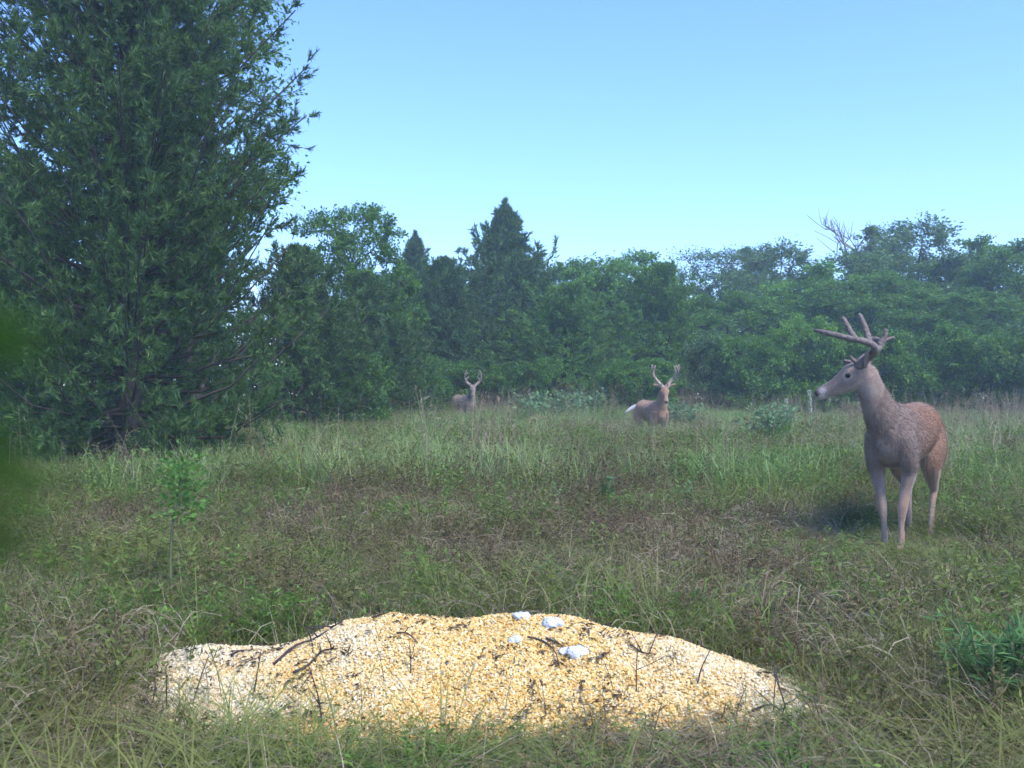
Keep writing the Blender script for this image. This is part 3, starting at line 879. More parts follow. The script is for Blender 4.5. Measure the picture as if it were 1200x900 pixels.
def build_protos():
    P = {}
    R1 = 0.34
    green = [("blades", 34, "grass", B(18, (0.05, 0.19), 0.07, (0.2, 1.4), (0.002, 0.0042), 0.45)), ("blades", 3, "grass", B(26, (0.12, 0.30), 0.03, (0.5, 1.4), (0.0025, 0.005), 0.5)),
             ("mat", 10, "dry", MB(12, (0.06, 0.26), 0.08, (0.02, 0.13), (0.0016, 0.0034))), ("blades", 6, "dry", B(9, (0.10, 0.28), 0.05, (0.2, 1.4), (0.0016, 0.003), 0.5)),
             ("forb", 5, "brown_weed", FB(3, (0.07, 0.20), 20, (0.018, 0.006), 0.06, 0.9, 5)), ("forb", 8, "weed", FB(3, (0.06, 0.18), 18, (0.024, 0.009), 0.06, 0.9))]
    dry = [("blades", 18, "grass", B(14, (0.05, 0.17), 0.07, (0.2, 1.5), (0.002, 0.004), 0.5)), ("mat", 22, "dry", MB(16, (0.06, 0.30), 0.08, (0.01, 0.14), (0.0016, 0.0036))),
           ("blades", 7, "dry", B(11, (0.08, 0.27), 0.05, (0.2, 1.4), (0.0016, 0.003), 0.55)), ("mat", 10, "brown_weed", MB(14, (0.05, 0.20), 0.08, (0.02, 0.15), (0.002, 0.0036))),
           ("forb", 11, "brown_weed", FB(4, (0.06, 0.21), 24, (0.019, 0.006), 0.06, 0.9, 6)), ("forb", 3, "weed", FB(3, (0.06, 0.16), 16, (0.024, 0.009), 0.06, 0.9))]
    tuft = [("blades", 22, "grass", B(16, (0.05, 0.18), 0.07, (0.2, 1.4), (0.002, 0.0042), 0.45)), ("blades", 7, "grass", B(34, (0.15, 0.36), 0.035, (0.4, 1.4), (0.0028, 0.0052), 0.55, 5)),
            ("mat", 12, "dry", MB(14, (0.06, 0.28), 0.08, (0.02, 0.13), (0.0016, 0.0034))), ("forb", 4, "weed", FB(3, (0.06, 0.18), 18, (0.024, 0.009), 0.06, 0.9))]
    P["turf"] = [make_tile(100 + k, R1, sp) for k, sp in enumerate((green, green, green, dry, dry, dry, tuft, tuft))]
    brown = [("forb", 13, "brown_weed", FB(5, (0.12, 0.33), 30, (0.026, 0.007), 0.07, 0.9, 7)), ("blades", 5, "grass", B(12, (0.12, 0.34), 0.06, (0.2, 0.9), (0.003, 0.005))), ("blades", 4, "dry", B(8, (0.14, 0.38), 0.06, (0.1, 0.9), (0.002, 0.0035)))]
    weed = [("forb", 13, "weed", FB(5, (0.12, 0.32), 28, (0.032, 0.010), 0.07, 0.9)), ("blades", 6, "grass", B(14, (0.12, 0.36), 0.06, (0.2, 0.9), (0.003, 0.0055))), ("forb", 3, "brown_weed", FB(4, (0.12, 0.3), 22, (0.024, 0.007), 0.07, 0.9, 6))]
    P["weeds"] = [make_tile(120 + k, R1, sp) for k, sp in enumerate((brown, brown, brown, weed, weed, weed))]
    R2 = 0.62
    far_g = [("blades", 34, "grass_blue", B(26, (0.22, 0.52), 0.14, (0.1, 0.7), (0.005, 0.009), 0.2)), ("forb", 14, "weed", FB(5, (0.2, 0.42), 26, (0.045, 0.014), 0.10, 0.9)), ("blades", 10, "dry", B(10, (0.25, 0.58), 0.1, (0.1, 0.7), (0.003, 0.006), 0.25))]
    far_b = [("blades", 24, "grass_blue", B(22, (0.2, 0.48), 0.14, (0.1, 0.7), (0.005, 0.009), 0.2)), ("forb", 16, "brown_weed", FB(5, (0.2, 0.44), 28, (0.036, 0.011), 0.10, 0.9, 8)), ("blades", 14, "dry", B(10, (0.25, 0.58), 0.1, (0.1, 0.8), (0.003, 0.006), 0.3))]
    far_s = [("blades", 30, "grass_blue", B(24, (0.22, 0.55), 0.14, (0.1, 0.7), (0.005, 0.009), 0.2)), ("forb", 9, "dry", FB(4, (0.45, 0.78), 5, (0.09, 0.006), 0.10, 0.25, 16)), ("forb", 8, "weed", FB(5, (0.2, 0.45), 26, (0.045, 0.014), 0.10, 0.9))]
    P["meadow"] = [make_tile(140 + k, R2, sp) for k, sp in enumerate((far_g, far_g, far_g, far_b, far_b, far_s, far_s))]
    tall = [("blades", 14, "grass", B(22, (0.3, 0.72), 0.12, (0.2, 0.9), (0.005, 0.010), 0.25, 5)), ("forb", 2, "dry", FB(3, (0.6, 1.05), 5, (0.10, 0.007), 0.10, 0.25, 16))]
    P["tall"] = [make_tile(160 + k, 0.4, tall) for k in range(3)]
    return P


PROTO = build_protos()


def field_grid(rng, step, d0, d1, jit=0.35):
    """jittered grid over the field of view and a margin beside it"""
    ys = np.arange(d0, d1, step)
    X, Y = [], []
    for k, y in enumerate(ys):
        w = 0.62 * y + 1.2
        xs = np.arange(-w, w, step) + (k % 2) * step / 2
        X.append(xs); Y.append(np.full(len(xs), y))
    x, y = np.concatenate(X), np.concatenate(Y)
    return x + rng.uniform(-jit, jit, len(x)) * step, y + rng.uniform(-jit, jit, len(x)) * step


def scatter(name, key, step, d0, d1, label, cat, pick, keepfn=None, scale=(0.85, 1.2), hgt=None, seed=1):
    rng = np.random.default_rng(seed)
    x, y = field_grid(rng, step, d0, d1)
    k = np.ones(len(x), bool) if keepfn is None else rng.random(len(x)) < keepfn(x, y)
    # the pile's footprint stays bare
    on = np.zeros(len(x), bool)
    for ax, ay in ((0, 0), (0.13, 0), (-0.13, 0), (0, 0.13), (0, -0.06)):
        on |= mound_z(x + ax, y + ay) > 0.03
    on &= ~((y < 2.85) & (vnoise(x * 5.0, y * 3.0, 95) > 0.66))
    k &= ~on
    k &= ~((y < 2.75) & (y > 1.9) & (np.abs(x + 0.05) < 0.95) & (vnoise(x * 4.2, y * 2.5, 91) < 0.30))
    k &= np.hypot(x - bx, y - by) > 0.5
    x, y = x[k], y[k]; m = len(x)
    s = rng.uniform(scale[0], scale[1], m)
    h = s * rng.uniform(0.85, 1.2, m) * (hgt(x, y) if hgt else 1)
    h = h * (1 - 0.75 * smooth(1.1, 0.5, np.hypot((x - 2.35) / 1.2, (y - 5.95)))) * (1 - 0.45 * smooth(2.6, 1.7, np.hypot(x - bx, y - by)))
    rot = np.stack([rng.normal(size=m) * 0.05, rng.normal(size=m) * 0.05, rng.uniform(0, 6.28, m)], -1)
    o = gn_scatter(name, np.stack([x, y, ground_z(x, y)], -1), rot, np.stack([s, s, h], -1), pick(x, y, rng), PROTO[key])
    tag(o, label, cat, kind="stuff")
    print(name, m)
    return o


brownness = lambda x, y: np.clip(smooth(0.30, 0.60, vnoise(x * 0.7 + 5, y * 0.45, 11)) * smooth(2.9, 3.8, y) * smooth(13, 8.5, y) * smooth(1.4, 0.5, x - 0.12 * y), 0, 1)


def pick_turf(x, y, rng):
    u = rng.random(len(x)); b = brownness(x, y)
    t = smooth(0.55, 0.7, vnoise(x * 1.3, y * 1.3, 21)) * 0.6
    k = np.where(u < 0.26 * smooth(1.6, 0.4, x - 0.12 * y) + 0.05 + 0.32 * b, 3 + rng.integers(0, 3, len(x)), rng.integers(0, 3, len(x)))
    return np.where((rng.random(len(x)) < t * (1 - b)), 6 + rng.integers(0, 2, len(x)), k)


def pick_weeds(x, y, rng):
    b = brownness(x, y)
    return np.where(rng.random(len(x)) < 0.20 + 0.36 * b, rng.integers(0, 3, len(x)), 3 + rng.integers(0, 3, len(x)))


def pick_meadow(x, y, rng):
    b = smooth(0.5, 0.72, vnoise(x * 0.5 + 2, y * 0.35, 51)); u = rng.random(len(x))
    s_ = smooth(0.5, 0.75, vnoise(x * 0.4, y * 0.4, 31)) * smooth(13, 18, y)
    k = np.where(u < 0.08 + 0.5 * b, 3 + rng.integers(0, 2, len(x)), rng.integers(0, 3, len(x)))
    return np.where(rng.random(len(x)) < 0.10 + 0.7 * s_, 5 + rng.integers(0, 2, len(x)), k)


scatter("grass", "turf", 0.27, 0.6, 9.5, "short green grass mixed with flattened dry straw", "grass", pick_turf, None, hgt=lambda x, y: (0.75 + 0.6 * vnoise(x * 1.1, y * 1.1, 41) + 0.3 * smooth(4, 8, y)) * (1 - 0.35 * smooth(3.0, 2.6, y)), seed=1)
scatter("weeds", "weeds", 0.36, 4.0, 14.0, "low bushy brown and green weeds across the meadow", "weeds", pick_weeds, lambda x, y: (0.25 + 0.75 * smooth(4.2, 7.5, y)) * (1 - smooth(1.1, 0.7, np.hypot(x - 2.4, y - 6.15))) * (0.25 + 0.75 * smooth(0.35, 0.6, vnoise(x * 1.4, y * 1.4, 61))), (0.9, 1.35), hgt=lambda x, y: 0.7 + 0.6 * smooth(5, 11, y), seed=2)
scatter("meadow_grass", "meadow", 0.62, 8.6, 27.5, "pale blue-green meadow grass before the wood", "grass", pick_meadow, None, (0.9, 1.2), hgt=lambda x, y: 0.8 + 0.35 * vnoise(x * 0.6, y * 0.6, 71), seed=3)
scatter("tall_grass", "tall", 0.55, 8.2, 11.8, "long arching green grass under the huge cedar", "grass", lambda x, y, r: r.integers(0, 3, len(x)), lambda x, y: smooth(-1.5, -2.2, x) * 0.45, hgt=lambda x, y: 0.8 + 0 * x, seed=4)


# ------------------------------------------------------------------ single plants and sticks
def leafy_plant(name, cx, cy_top, d, nstem, leafsize, per, width, mat, label, cat, bare=0.0, group=None, seed=0, droop=0.0):
    """stems with leaves, each stem and each leafy head a part of its plant"""
    rng = np.random.default_rng(300 + seed)
    x = px(cx, d); g0 = gz(x, d); H = pz(cy_top, d) - g0
    root = link(name, None, loc=(x, d, g0))
    tag(root, label, cat, group)
    st = Geo(); lf = Geo()
    for k in range(nstem):
        a = rng.uniform(0, 6.28); r = width * (0.3 + 0.7 * rng.random()) if nstem > 1 else width * 0.1
        h = H * rng.uniform(0.72, 1.0) if nstem > 1 else H * 0.95
        e = np.array([r * math.cos(a), r * math.sin(a), h]); b = np.array([rng.normal() * 0.02, rng.normal() * 0.02, -0.03])
        t = np.linspace(0, 1, 6)[:, None]
        P = b + (e - b) * t + rng.normal(size=3) * [1, 1, 0] * 0.05 * H * np.sin(t * 3.14)
        st.add(*tube(P, 0.004 + 0.004 * (1 - t[:, 0]), 6))
        n = per
        u = rng.uniform(bare, 1.02, n)
        pos = b + (e - b) * u[:, None] + rng.normal(size=3) * 0
        az = rng.uniform(0, 6.28, n); el = rng.uniform(-0.2 - droop, 0.9 - droop, n)
        D = np.stack([np.cos(az) * np.cos(el), np.sin(az) * np.cos(el), np.sin(el)], -1)
        off = rng.random(n)[:, None] * (width * 0.9 if nstem == 1 else width * 0.25)
        sc = rng.uniform(0.6, 1.2, n)
        lf.add(*leaf_diamonds(pos + D * off, unit(D + rng.normal(size=(n, 3)) * 0.3), leafsize[0] * sc, leafsize[1] * sc, rng))
    link("stem", new_mesh(name + "_stem", *st.arrays(), M["forbstem"]), root)
    o = link("foliage", new_mesh(name + "_foliage", *lf.arrays(), M[mat], flat=True), root)
    return root


M["forbstem"] = plain("green_stem", (0.07, 0.09, 0.04), (0.14, 0.15, 0.07), 30, 0.7)
leafy_plant("sapling", 218, 533, 4.3, 1, (0.034, 0.020), 430, 0.12, "sapling", "young oak sapling with one leafy head on a thin stem", "sapling", 0.62, seed=1)
leafy_plant("leafy_weed", 708, 560, 7.0, 4, (0.07, 0.022), 26, 0.06, "forb", "upright pale green weed among brown weeds, broadest leaved", "weed", 0.3, seed=2)
leafy_plant("leafy_weed", 808, 566, 7.2, 3, (0.06, 0.02), 22, 0.05, "forb", "small pale green weed beside the flattened grass patch", "weed", 0.3, seed=3)
leafy_plant("leafy_weed", 660, 562, 7.4, 5, (0.05, 0.02), 26, 0.09, "forb", "low spreading pale green weed left of the broadest leaved weed", "weed", 0.2, seed=4)
leafy_plant("leafy_weed", 378, 642, 5.2, 3, (0.05, 0.03), 10, 0.05, "sapling", "tiny fresh green seedling in the dry thatch", "weed", 0.3, seed=5)
leafy_plant("feathery_weed", 1165, 735, 2.95, 15, (0.060, 0.007), 110, 0.15, "feather", "feathery bright green weed low in the grass beyond the corn pile", "weed", 0.1, seed=6)
leafy_plant("pale_shrub", 640, 461, 19.0, 22, (0.09, 0.055), 60, 0.85, "pale_shrub", "pale silvery bush left of the middle buck, widest of three", "bush", 0.3, "pale bushes in the far meadow", 7)
leafy_plant("pale_shrub", 688, 459, 20.0, 14, (0.09, 0.055), 60, 0.45, "pale_shrub", "small pale silvery bush with rounded leaves near the middle buck", "bush", 0.3, "pale bushes in the far meadow", 8)
leafy_plant("pale_shrub", 902, 476, 12.5, 22, (0.07, 0.035), 70, 0.42, "pale_shrub", "pale green bushy weed before the near buck's muzzle", "bush", 0.2, "pale bushes in the far meadow", 9)
leafy_plant("pale_shrub", 800, 472, 18.0, 16, (0.08, 0.05), 50, 0.45, "pale_shrub", "pale bushy weed just right of the middle buck", "bush", 0.2, "pale bushes in the far meadow", 10)


def mullein(cx, top, d, label, seed):
    rng = np.random.default_rng(seed)
    x = px(cx, d); g0 = gz(x, d); H = pz(top, d) - g0
    root = link("flower_spike", None, loc=(x, d, g0)); tag(root, label, "flower")
    t = np.linspace(0, 1, 7)
    link("stem", new_mesh("spike_stem", *tube(np.stack([0.02 * np.sin(t * 3), 0 * t, t * H - 0.03], -1), 0.006 * (1 - 0.5 * t), 6), M["forbstem"]), root)
    n = 170; u = rng.uniform(0.68, 1.0, n); az = rng.uniform(0, 6.28, n)
    B = np.stack([0.02 * np.sin(u * 3), 0 * u, u * H], -1)
    D = unit(np.stack([np.cos(az), np.sin(az), 0.5 + 0 * az], -1))
    link("blossom", new_mesh("spike_blossom", *leaf_diamonds(B, D, 0.035, 0.025, rng), M["blossom"], flat=True), root)
    n = 16; u = rng.uniform(0.05, 0.6, n); az = rng.uniform(0, 6.28, n)
    B = np.stack([0 * u, 0 * u, u * H], -1); D = unit(np.stack([np.cos(az), np.sin(az), 0.6 + 0 * az], -1))
    link("foliage", new_mesh("spike_leaf", *leaf_diamonds(B, D, 0.16, 0.04, rng), M["forb"], flat=True), root)


M["blossom"] = leafy("blossom", (0.38, 0.42, 0.32), (0.55, 0.58, 0.46), (0.66, 0.68, 0.55), 0.3)
mullein(948, 458, 13.5, "whitish flower spike standing under the near buck's muzzle", 4)
mullein(921, 468, 13.0, "short whitish flower spike beside the pale green bushy weed", 5)


def stick(name, pts, r, mat, label, cat="stick", group=None, seed=0, side=2):
    """a curved stick with side twigs, placed through world points"""
    rng = np.random.default_rng(500 + seed)
    P = spline(np.array(pts, float), 9)
    o0 = P[0].copy()
    g = Geo()
    g.add(*tube(P - o0, np.linspace(r, r * 0.45, 9), 6))
    for k in range(side):
        b = P[rng.integers(3, 8)] - o0
        e = b + rng.normal(size=3) * 0.035 + np.array([0, 0, 0.015])
        g.add(*tube([b, (b + e) / 2 + rng.normal(size=3) * 0.006, e], [r * 0.6, r * 0.5, r * 0.3], 5))
    o = link(name, new_mesh(name, *g.arrays(), M[mat]), loc=o0.tolist())
    tag(o, label, cat, group)


def gp(cx, cy, up=0.0):
    """ground or mound point under a picture row"""
    d = on_mound(cx, cy) if cy > 705 else FPX * CAM_H / (cy - HOR)
    x = px(cx, d)
    return (x, d, max(float(mound_z(x, d)) if 2.5 < d < 3.95 else 0, gz(x, d)) + up)


M["dark_stem"] = plain("dark_stem", (0.030, 0.022, 0.026), (0.085, 0.06, 0.055), 40, 0.85)
M["straw_stick"] = plain("straw_stick", (0.24, 0.20, 0.14), (0.42, 0.36, 0.27), 25, 0.8)
DARK = "dark stems lying on the corn"
darks = [([(322, 782), (345, 766), (368, 752), (385, 746)], "long dark stem slanting over the corn pile's paler shoulder"),
         ([(345, 795), (362, 783), (378, 772), (396, 766)], "crooked dark stem below the long slanting one"),
         ([(304, 755), (322, 748), (340, 742)], "short dark stem along the corn pile's shoulder edge"),
         ([(372, 742), (390, 738), (404, 732)], "dark ragged leaf stalk near the corn pile's crest"),
         ([(465, 745), (478, 750), (490, 757)], "thin dark twig on the golden corn, left of the white lumps"),
         ([(618, 753), (636, 758), (650, 770), (655, 786)], "bent dark twig ending beside the white lump"),
         ([(640, 754), (656, 764), (662, 768)], "short dark twig touching the small grey-white lump"),
         ([(738, 764), (752, 771), (768, 774)], "dark twig on the corn pile's far shoulder from the lumps"),
         ([(880, 838), (900, 834), (916, 838)], "dark twig at the pale thin end of the corn pile"),
         ([(436, 722), (446, 725), (455, 724)], "dark leaf scrap on the very top of the corn pile"),
         ([(272, 771), (284, 769), (296, 765)], "dark leaf scrap on the pale low end of the corn pile")]
for i, (pp, lab) in enumerate(darks):
    stick("dark_stem", [gp(a, b, 0.012 + 0.008 * ((j + i) % 2)) for j, (a, b) in enumerate(pp)], 0.0045 if i < 4 else 0.0035, "dark_stem", lab, "twig", DARK, i, 4 if i < 4 else 2)
# thin upright dead stems standing in and before the corn
ups = [(262, 818, 742), (246, 830, 770), (298, 815, 760), (452, 800, 735), (482, 790, 748), (545, 812, 770), (720, 812, 770), (745, 812, 750), (815, 805, 758),
       (768, 780, 755), (905, 838, 775), (925, 846, 780), (640, 838, 795), (590, 842, 790), (380, 852, 775), (425, 858, 790), (860, 845, 800), (690, 850, 800)]
for i, (cx, yb, yt) in enumerate(ups):
    b = gp(cx, yb, -0.01); H = (yb - yt) / FPX * b[1]
    l = (((i * 37) % 11) / 11 - 0.5) * 0.10
    stick("upright_twig", [b, (b[0] + l * 0.4, b[1] + 0.01, b[2] + H * 0.5), (b[0] + l, b[1], b[2] + H)], (0.0014, 0.0022, 0.003)[i % 3], ("dark_stem", "straw_stick", "dark_stem", "bark")[i % 4],
          "thin upright dead brown stem standing in the corn", "stem", "upright dead stems in the corn", 40 + i, (1, 4, 2, 0, 3)[i % 5])
sticks = [([(676, 672), (688, 664), (698, 656)], "pale stick leaning in the thatch behind the corn pile"),
          ([(448, 592), (464, 608), (480, 628)], "long pale straw slanting through the brown weeds"),
          ([(725, 660), (738, 662), (752, 666)], "short pale stick lying near the leaning pale stick"),
          ([(935, 660), (945, 682), (952, 704)], "grey stalk bent down in front of the near buck")]
for i, (pp, lab) in enumerate(sticks):
    stick("fallen_stick", [gp(a, b, 0.10) for a, b in pp], 0.006, "straw_stick", lab, "stick", None, 70 + i, 1)


def dead_heap(cx, cy, label, seed, w=0.24):
    rng = np.random.default_rng(seed)
    d = FPX * CAM_H / (cy - HOR); x = px(cx, d)
    V, F = mat_blades(rng, 420, (0.06, 0.30), w * 0.5, (0.01, 0.10), (0.0025, 0.006))
    V[:, 0] *= 1.5
    V2, F2 = forb(rng, 16, (0.05, 0.14), 24, (0.028, 0.012), w, 0.9)
    g = Geo(); g.add(V, F); g.add(V2, F2)
    o = link("dead_weed", new_mesh("dead_weed", *g.arrays(), M["dead_leaf"]), loc=(x, d, gz(x, d) + 0.03))
    tag(o, label, "dead weed")


M["dead_leaf"] = leafy("dead_leaf", (0.022, 0.014, 0.012), (0.055, 0.036, 0.028), (0.12, 0.085, 0.06), 0.15, 0.8)
dead_heap(965, 748, "dark brown flattened dead weed beside the corn pile's thin end", 3)
dead_heap(725, 610, "dark purplish dead weed lying in the middle of the meadow", 4, 0.30)
dead_heap(715, 705, "small dark dead weed just behind the corn pile", 5, 0.14)


def lens_weed():
    """tall fine-leaved weed growing right beside the camera, far out of focus"""
    rng = np.random.default_rng(12)
    x0, y0 = -0.0380, 0.06
    root = link("tall_weed", None, loc=(x0, y0, gz(x0, y0)))
    tag(root, "blurred dark green weed growing right beside the lens", "weed")
    t = np.linspace(0, 1, 7)
    link("stem", new_mesh("tall_weed_stem", *tube(np.stack([-0.002 * np.sin(4 * t), 0 * t, t * 0.985 - 0.02], -1), 0.0016 * (1.2 - t), 6), M["forbstem"]), root)
    for k in range(70):
        z = rng.uniform(0.905, 0.958); a = rng.uniform(0, 6.28)
        D = unit(np.array([math.cos(a), 0.6 * math.sin(a), rng.uniform(-0.5, 0.3)]))
        u = np.linspace(0, 1, 6); L = rng.uniform(0.005, 0.0115)
        P = np.array([0, 0, z]) + np.outer(u * L, D) - np.outer(u**2, [0, 0, 0.003])
        w = 0.0018 * np.sin(np.clip(u * 0.92 + 0.08, 0, 1) * math.pi) + 0.0002
        link("leaf", new_mesh("tall_weed_leaf", *tube(P, None, 6, flat=np.stack([w, w * 0.06 + 0.0001], -1), up=(0.1, 0.6, 1)), M["leaf"]), root)


lens_weed()


# ------------------------------------------------------------------ deer
def coat_material():
    m, nt, p, out = mat_new("deer_coat")
    at = node(nt, "ShaderNodeAttribute", attribute_name="coat")
    n1 = noise(nt, 140, 4, "Object"); n2 = noise(nt, 12, 3, "Object")
    c = mixc(nt, 1.0, at.outputs["Color"], ramp(nt, n1, [(0.3, (0.62, 0.60, 0.58)), (0.7, (1.25, 1.22, 1.2))]), 'MULTIPLY')
    c = mixc(nt, 1.0, c, ramp(nt, n2, [(0.3, (0.82, 0.82, 0.84)), (0.7, (1.12, 1.1, 1.08))]), 'MULTIPLY')
    nt.links.new(c, p.inputs["Base Color"])
    p.inputs["Roughness"].default_value = 0.75
    p.inputs["Specular IOR Level"].default_value = 0.2
    p.inputs["Sheen Weight"].default_value = 0.25
    b = node(nt, "ShaderNodeBump"); b.inputs["Strength"].default_value = 0.5; b.inputs["Distance"].default_value = 0.006
    nt.links.new(n1, b.inputs["Height"]); nt.links.new(b.outputs[0], p.inputs["Normal"])
    return m


M["coat"] = coat_material()
def fur_material():
    m, nt, p, out = mat_new("deer_fur")
    at = node(nt, "ShaderNodeAttribute", attribute_name="coat")
    g = node(nt, "ShaderNodeNewGeometry")
    n2 = noise(nt, 14, 3, "Object")
    c = mixc(nt, 1.0, at.outputs["Color"], ramp(nt, g.outputs["Random Per Island"], [(0.0, (0.66, 0.65, 0.64)), (0.6, (1.0, 0.98, 0.97)), (1.0, (1.4, 1.38, 1.36))]), 'MULTIPLY')
    c = mixc(nt, 1.0, c, ramp(nt, n2, [(0.32, (0.72, 0.72, 0.75)), (0.68, (1.15, 1.12, 1.08))]), 'MULTIPLY')
    nt.links.new(c, p.inputs["Base Color"])
    p.inputs["Roughness"].default_value = 0.65
    p.inputs["Specular IOR Level"].default_value = 0.25
    return m


M["fur"] = fur_material()
M["velvet"] = plain("antler_velvet", (0.13, 0.10, 0.088), (0.25, 0.20, 0.18), 45, 0.8, 0.6)
M["velvet_pale"] = plain("antler_velvet_pale", (0.26, 0.19, 0.15), (0.42, 0.33, 0.27), 45, 0.8, 0.6)
M["eye"] = plain("deer_eye", (0.006, 0.005, 0.005), (0.012, 0.010, 0.010), 5, 0.12, spec=0.6)
M["nose"] = plain("deer_nose", (0.012, 0.011, 0.012), (0.03, 0.028, 0.03), 40, 0.35)
M["hoof"] = plain("deer_hoof", (0.02, 0.018, 0.017), (0.045, 0.04, 0.036), 40, 0.5)
M["tailwhite"] = plain("tail_hair", (0.55, 0.53, 0.52), (0.75, 0.73, 0.72), 60, 0.9, 0.4)

GREY, TAN, RED, PALE, WHITE, DARKC = (np.array(c) for c in ((0.185, 0.155, 0.140), (0.25, 0.175, 0.130), (0.27, 0.170, 0.115), (0.33, 0.28, 0.25), (0.50, 0.47, 0.45), (0.08, 0.065, 0.058)))


def lerp(a, b, t): return a * (1 - t) + b * t


def make_deer(name, loc, heading, scale, poll, head_yaw, head_pitch, antlers, label, tint=1.0, ear=(0.4, 0.75), tail=(0.0, 0), legs=None, warm=1.0, hairs=(16000, 0.022, 0.004), narrow=1.0, red=0.12, velvet=None):
    G = lerp(GREY, TAN * 1.05, red)
    src = Geo(); cpos, ccol = [], []

    def part(P, fl, colfn, n=16, up=(0, 0, 1), m=None, ax=None):
        A = np.hstack([np.asarray(P, float), np.asarray(fl, float)])
        A = spline(A, m or (len(A) * 4))
        A[:, 3:] = np.maximum(A[:, 3:], 0.004)
        V, F = tube(A[:, :3], None, n, flat=A[:, 3:5], up=up)
        src.add(V, F)
        mm = len(A)
        ang = np.tile(np.linspace(0, 2 * math.pi, n, endpoint=False), mm)
        s = np.repeat(np.linspace(0, 1, mm), n)
        cols = np.array([colfn(a, b) for a, b in zip(s, np.sin(ang))])
        cpos.append(V[:mm * n]); ccol.append(cols)

    # trunk
    def c_torso(s, u):
        c = lerp(RED * warm, TAN, np.clip((0.42 - s) / 0.3, 0, 1)) if s < 0.42 else lerp(RED * warm, G, float(smooth(0.42, 0.88, s)))
        c = lerp(c, G * 0.95, float(smooth(0.75, 1.0, u)) * 0.6)
        return lerp(c, WHITE if s < 0.75 else PALE * 0.8, float(smooth(-0.55, -0.9, u)))
    part([(-0.545, 0, 0.79), (-0.50, 0, 0.79), (-0.40, 0, 0.785), (-0.24, 0, 0.765), (-0.02, 0, 0.745), (0.18, 0, 0.738), (0.31, 0, 0.745), (0.41, 0, 0.73), (0.475, 0, 0.72)],
         [(0.03, 0.04), (0.10, 0.12), (0.155, 0.165), (0.168, 0.172), (0.172, 0.188), (0.162, 0.203), (0.145, 0.20), (0.115, 0.155), (0.05, 0.07)], c_torso, 20)
    # neck and head
    yaw = head_yaw; hd = np.array([math.cos(yaw) * math.cos(head_pitch), math.sin(yaw) * math.cos(head_pitch), -math.sin(head_pitch)])
    poll = np.array(poll, float)
    nb = np.array([0.30, 0, 0.76])
    mid1 = nb + (poll - nb) * 0.38 + np.array([0.03, 0, -0.015]); mid2 = nb + (poll - nb) * 0.74 + np.array([0.02, 0, -0.005])

    def c_neck(s, u):
        c = lerp(G, G * 1.12, s)
        return lerp(c, PALE * 0.9, float(smooth(-0.3, -0.95, u)) * float(smooth(0.55, 0.9, s)))
    part([nb, mid1, mid2, poll - hd * 0.0 + np.array([0, 0, -0.01]), poll + hd * 0.06 + np.array([0, 0, -0.005])],
         [(0.130, 0.172), (0.090, 0.120), (0.064, 0.085), (0.058, 0.073), (0.03, 0.03)], c_neck, 16, up=(0.3, 0, 1))
    side = unit(np.cross([0, 0, 1], hd)); hup = np.cross(hd, side)
    H = lambda f, l, u: poll + hd * f + side * l + hup * u

    def c_head(s, u):
        c = lerp(G * 1.05, G * 0.85, float(smooth(0.3, 0.9, u)))
        c = lerp(c, PALE, float(smooth(-0.2, -0.9, u)) * 0.9)
        if s > 0.80: c = lerp(c, DARKC * 0.7, float(smooth(0.80, 0.9, s)) * (1.0 if u > -0.45 else 0.0))
        if s > 0.74 and u < -0.3: c = lerp(c, WHITE, 0.7)
        return c
    part([H(-0.045, 0, 0.005), H(-0.01, 0, 0.012), H(0.06, 0, 0.005), H(0.11, 0, -0.006), H(0.17, 0, -0.012), H(0.23, 0, -0.012), H(0.275, 0, -0.014), H(0.305, 0, -0.018), H(0.318, 0, -0.02)],
         [(0.025, 0.03), (0.052, 0.062), (0.062, 0.080), (0.056, 0.076), (0.043, 0.058), (0.035, 0.046), (0.036, 0.041), (0.030, 0.034), (0.012, 0.014)], c_head, 16, up=hup)
    for sg in (1, -1):   # brow ridge, jaw
        part([H(0.04, sg * 0.040, 0.045), H(0.08, sg * 0.05, 0.038), H(0.12, sg * 0.044, 0.022)], [(0.014, 0.014), (0.018, 0.018), (0.010, 0.010)], lambda s, u: G, 8, up=hup)
        # ears: cupped leaves
        e0 = H(-0.020, sg * 0.050, 0.036)
        L = 0.165 * (ear[3] if len(ear) > 3 else 1)
        ed = unit(side * sg * ear[0] * 1.6 + hup * ear[1] - hd * (ear[2] if len(ear) > 2 else 0.25))
        part([e0, e0 + ed * L * 0.25, e0 + ed * L * 0.55, e0 + ed * L * 0.85, e0 + ed * L], [(0.018, 0.018), (0.034, 0.013), (0.038, 0.011), (0.020, 0.009), (0.006, 0.006)],
             lambda s, u: lerp(PALE, G, float(smooth(-0.3, 0.3, u))), 10, up=-hd)
    # legs
    lg = legs or {}
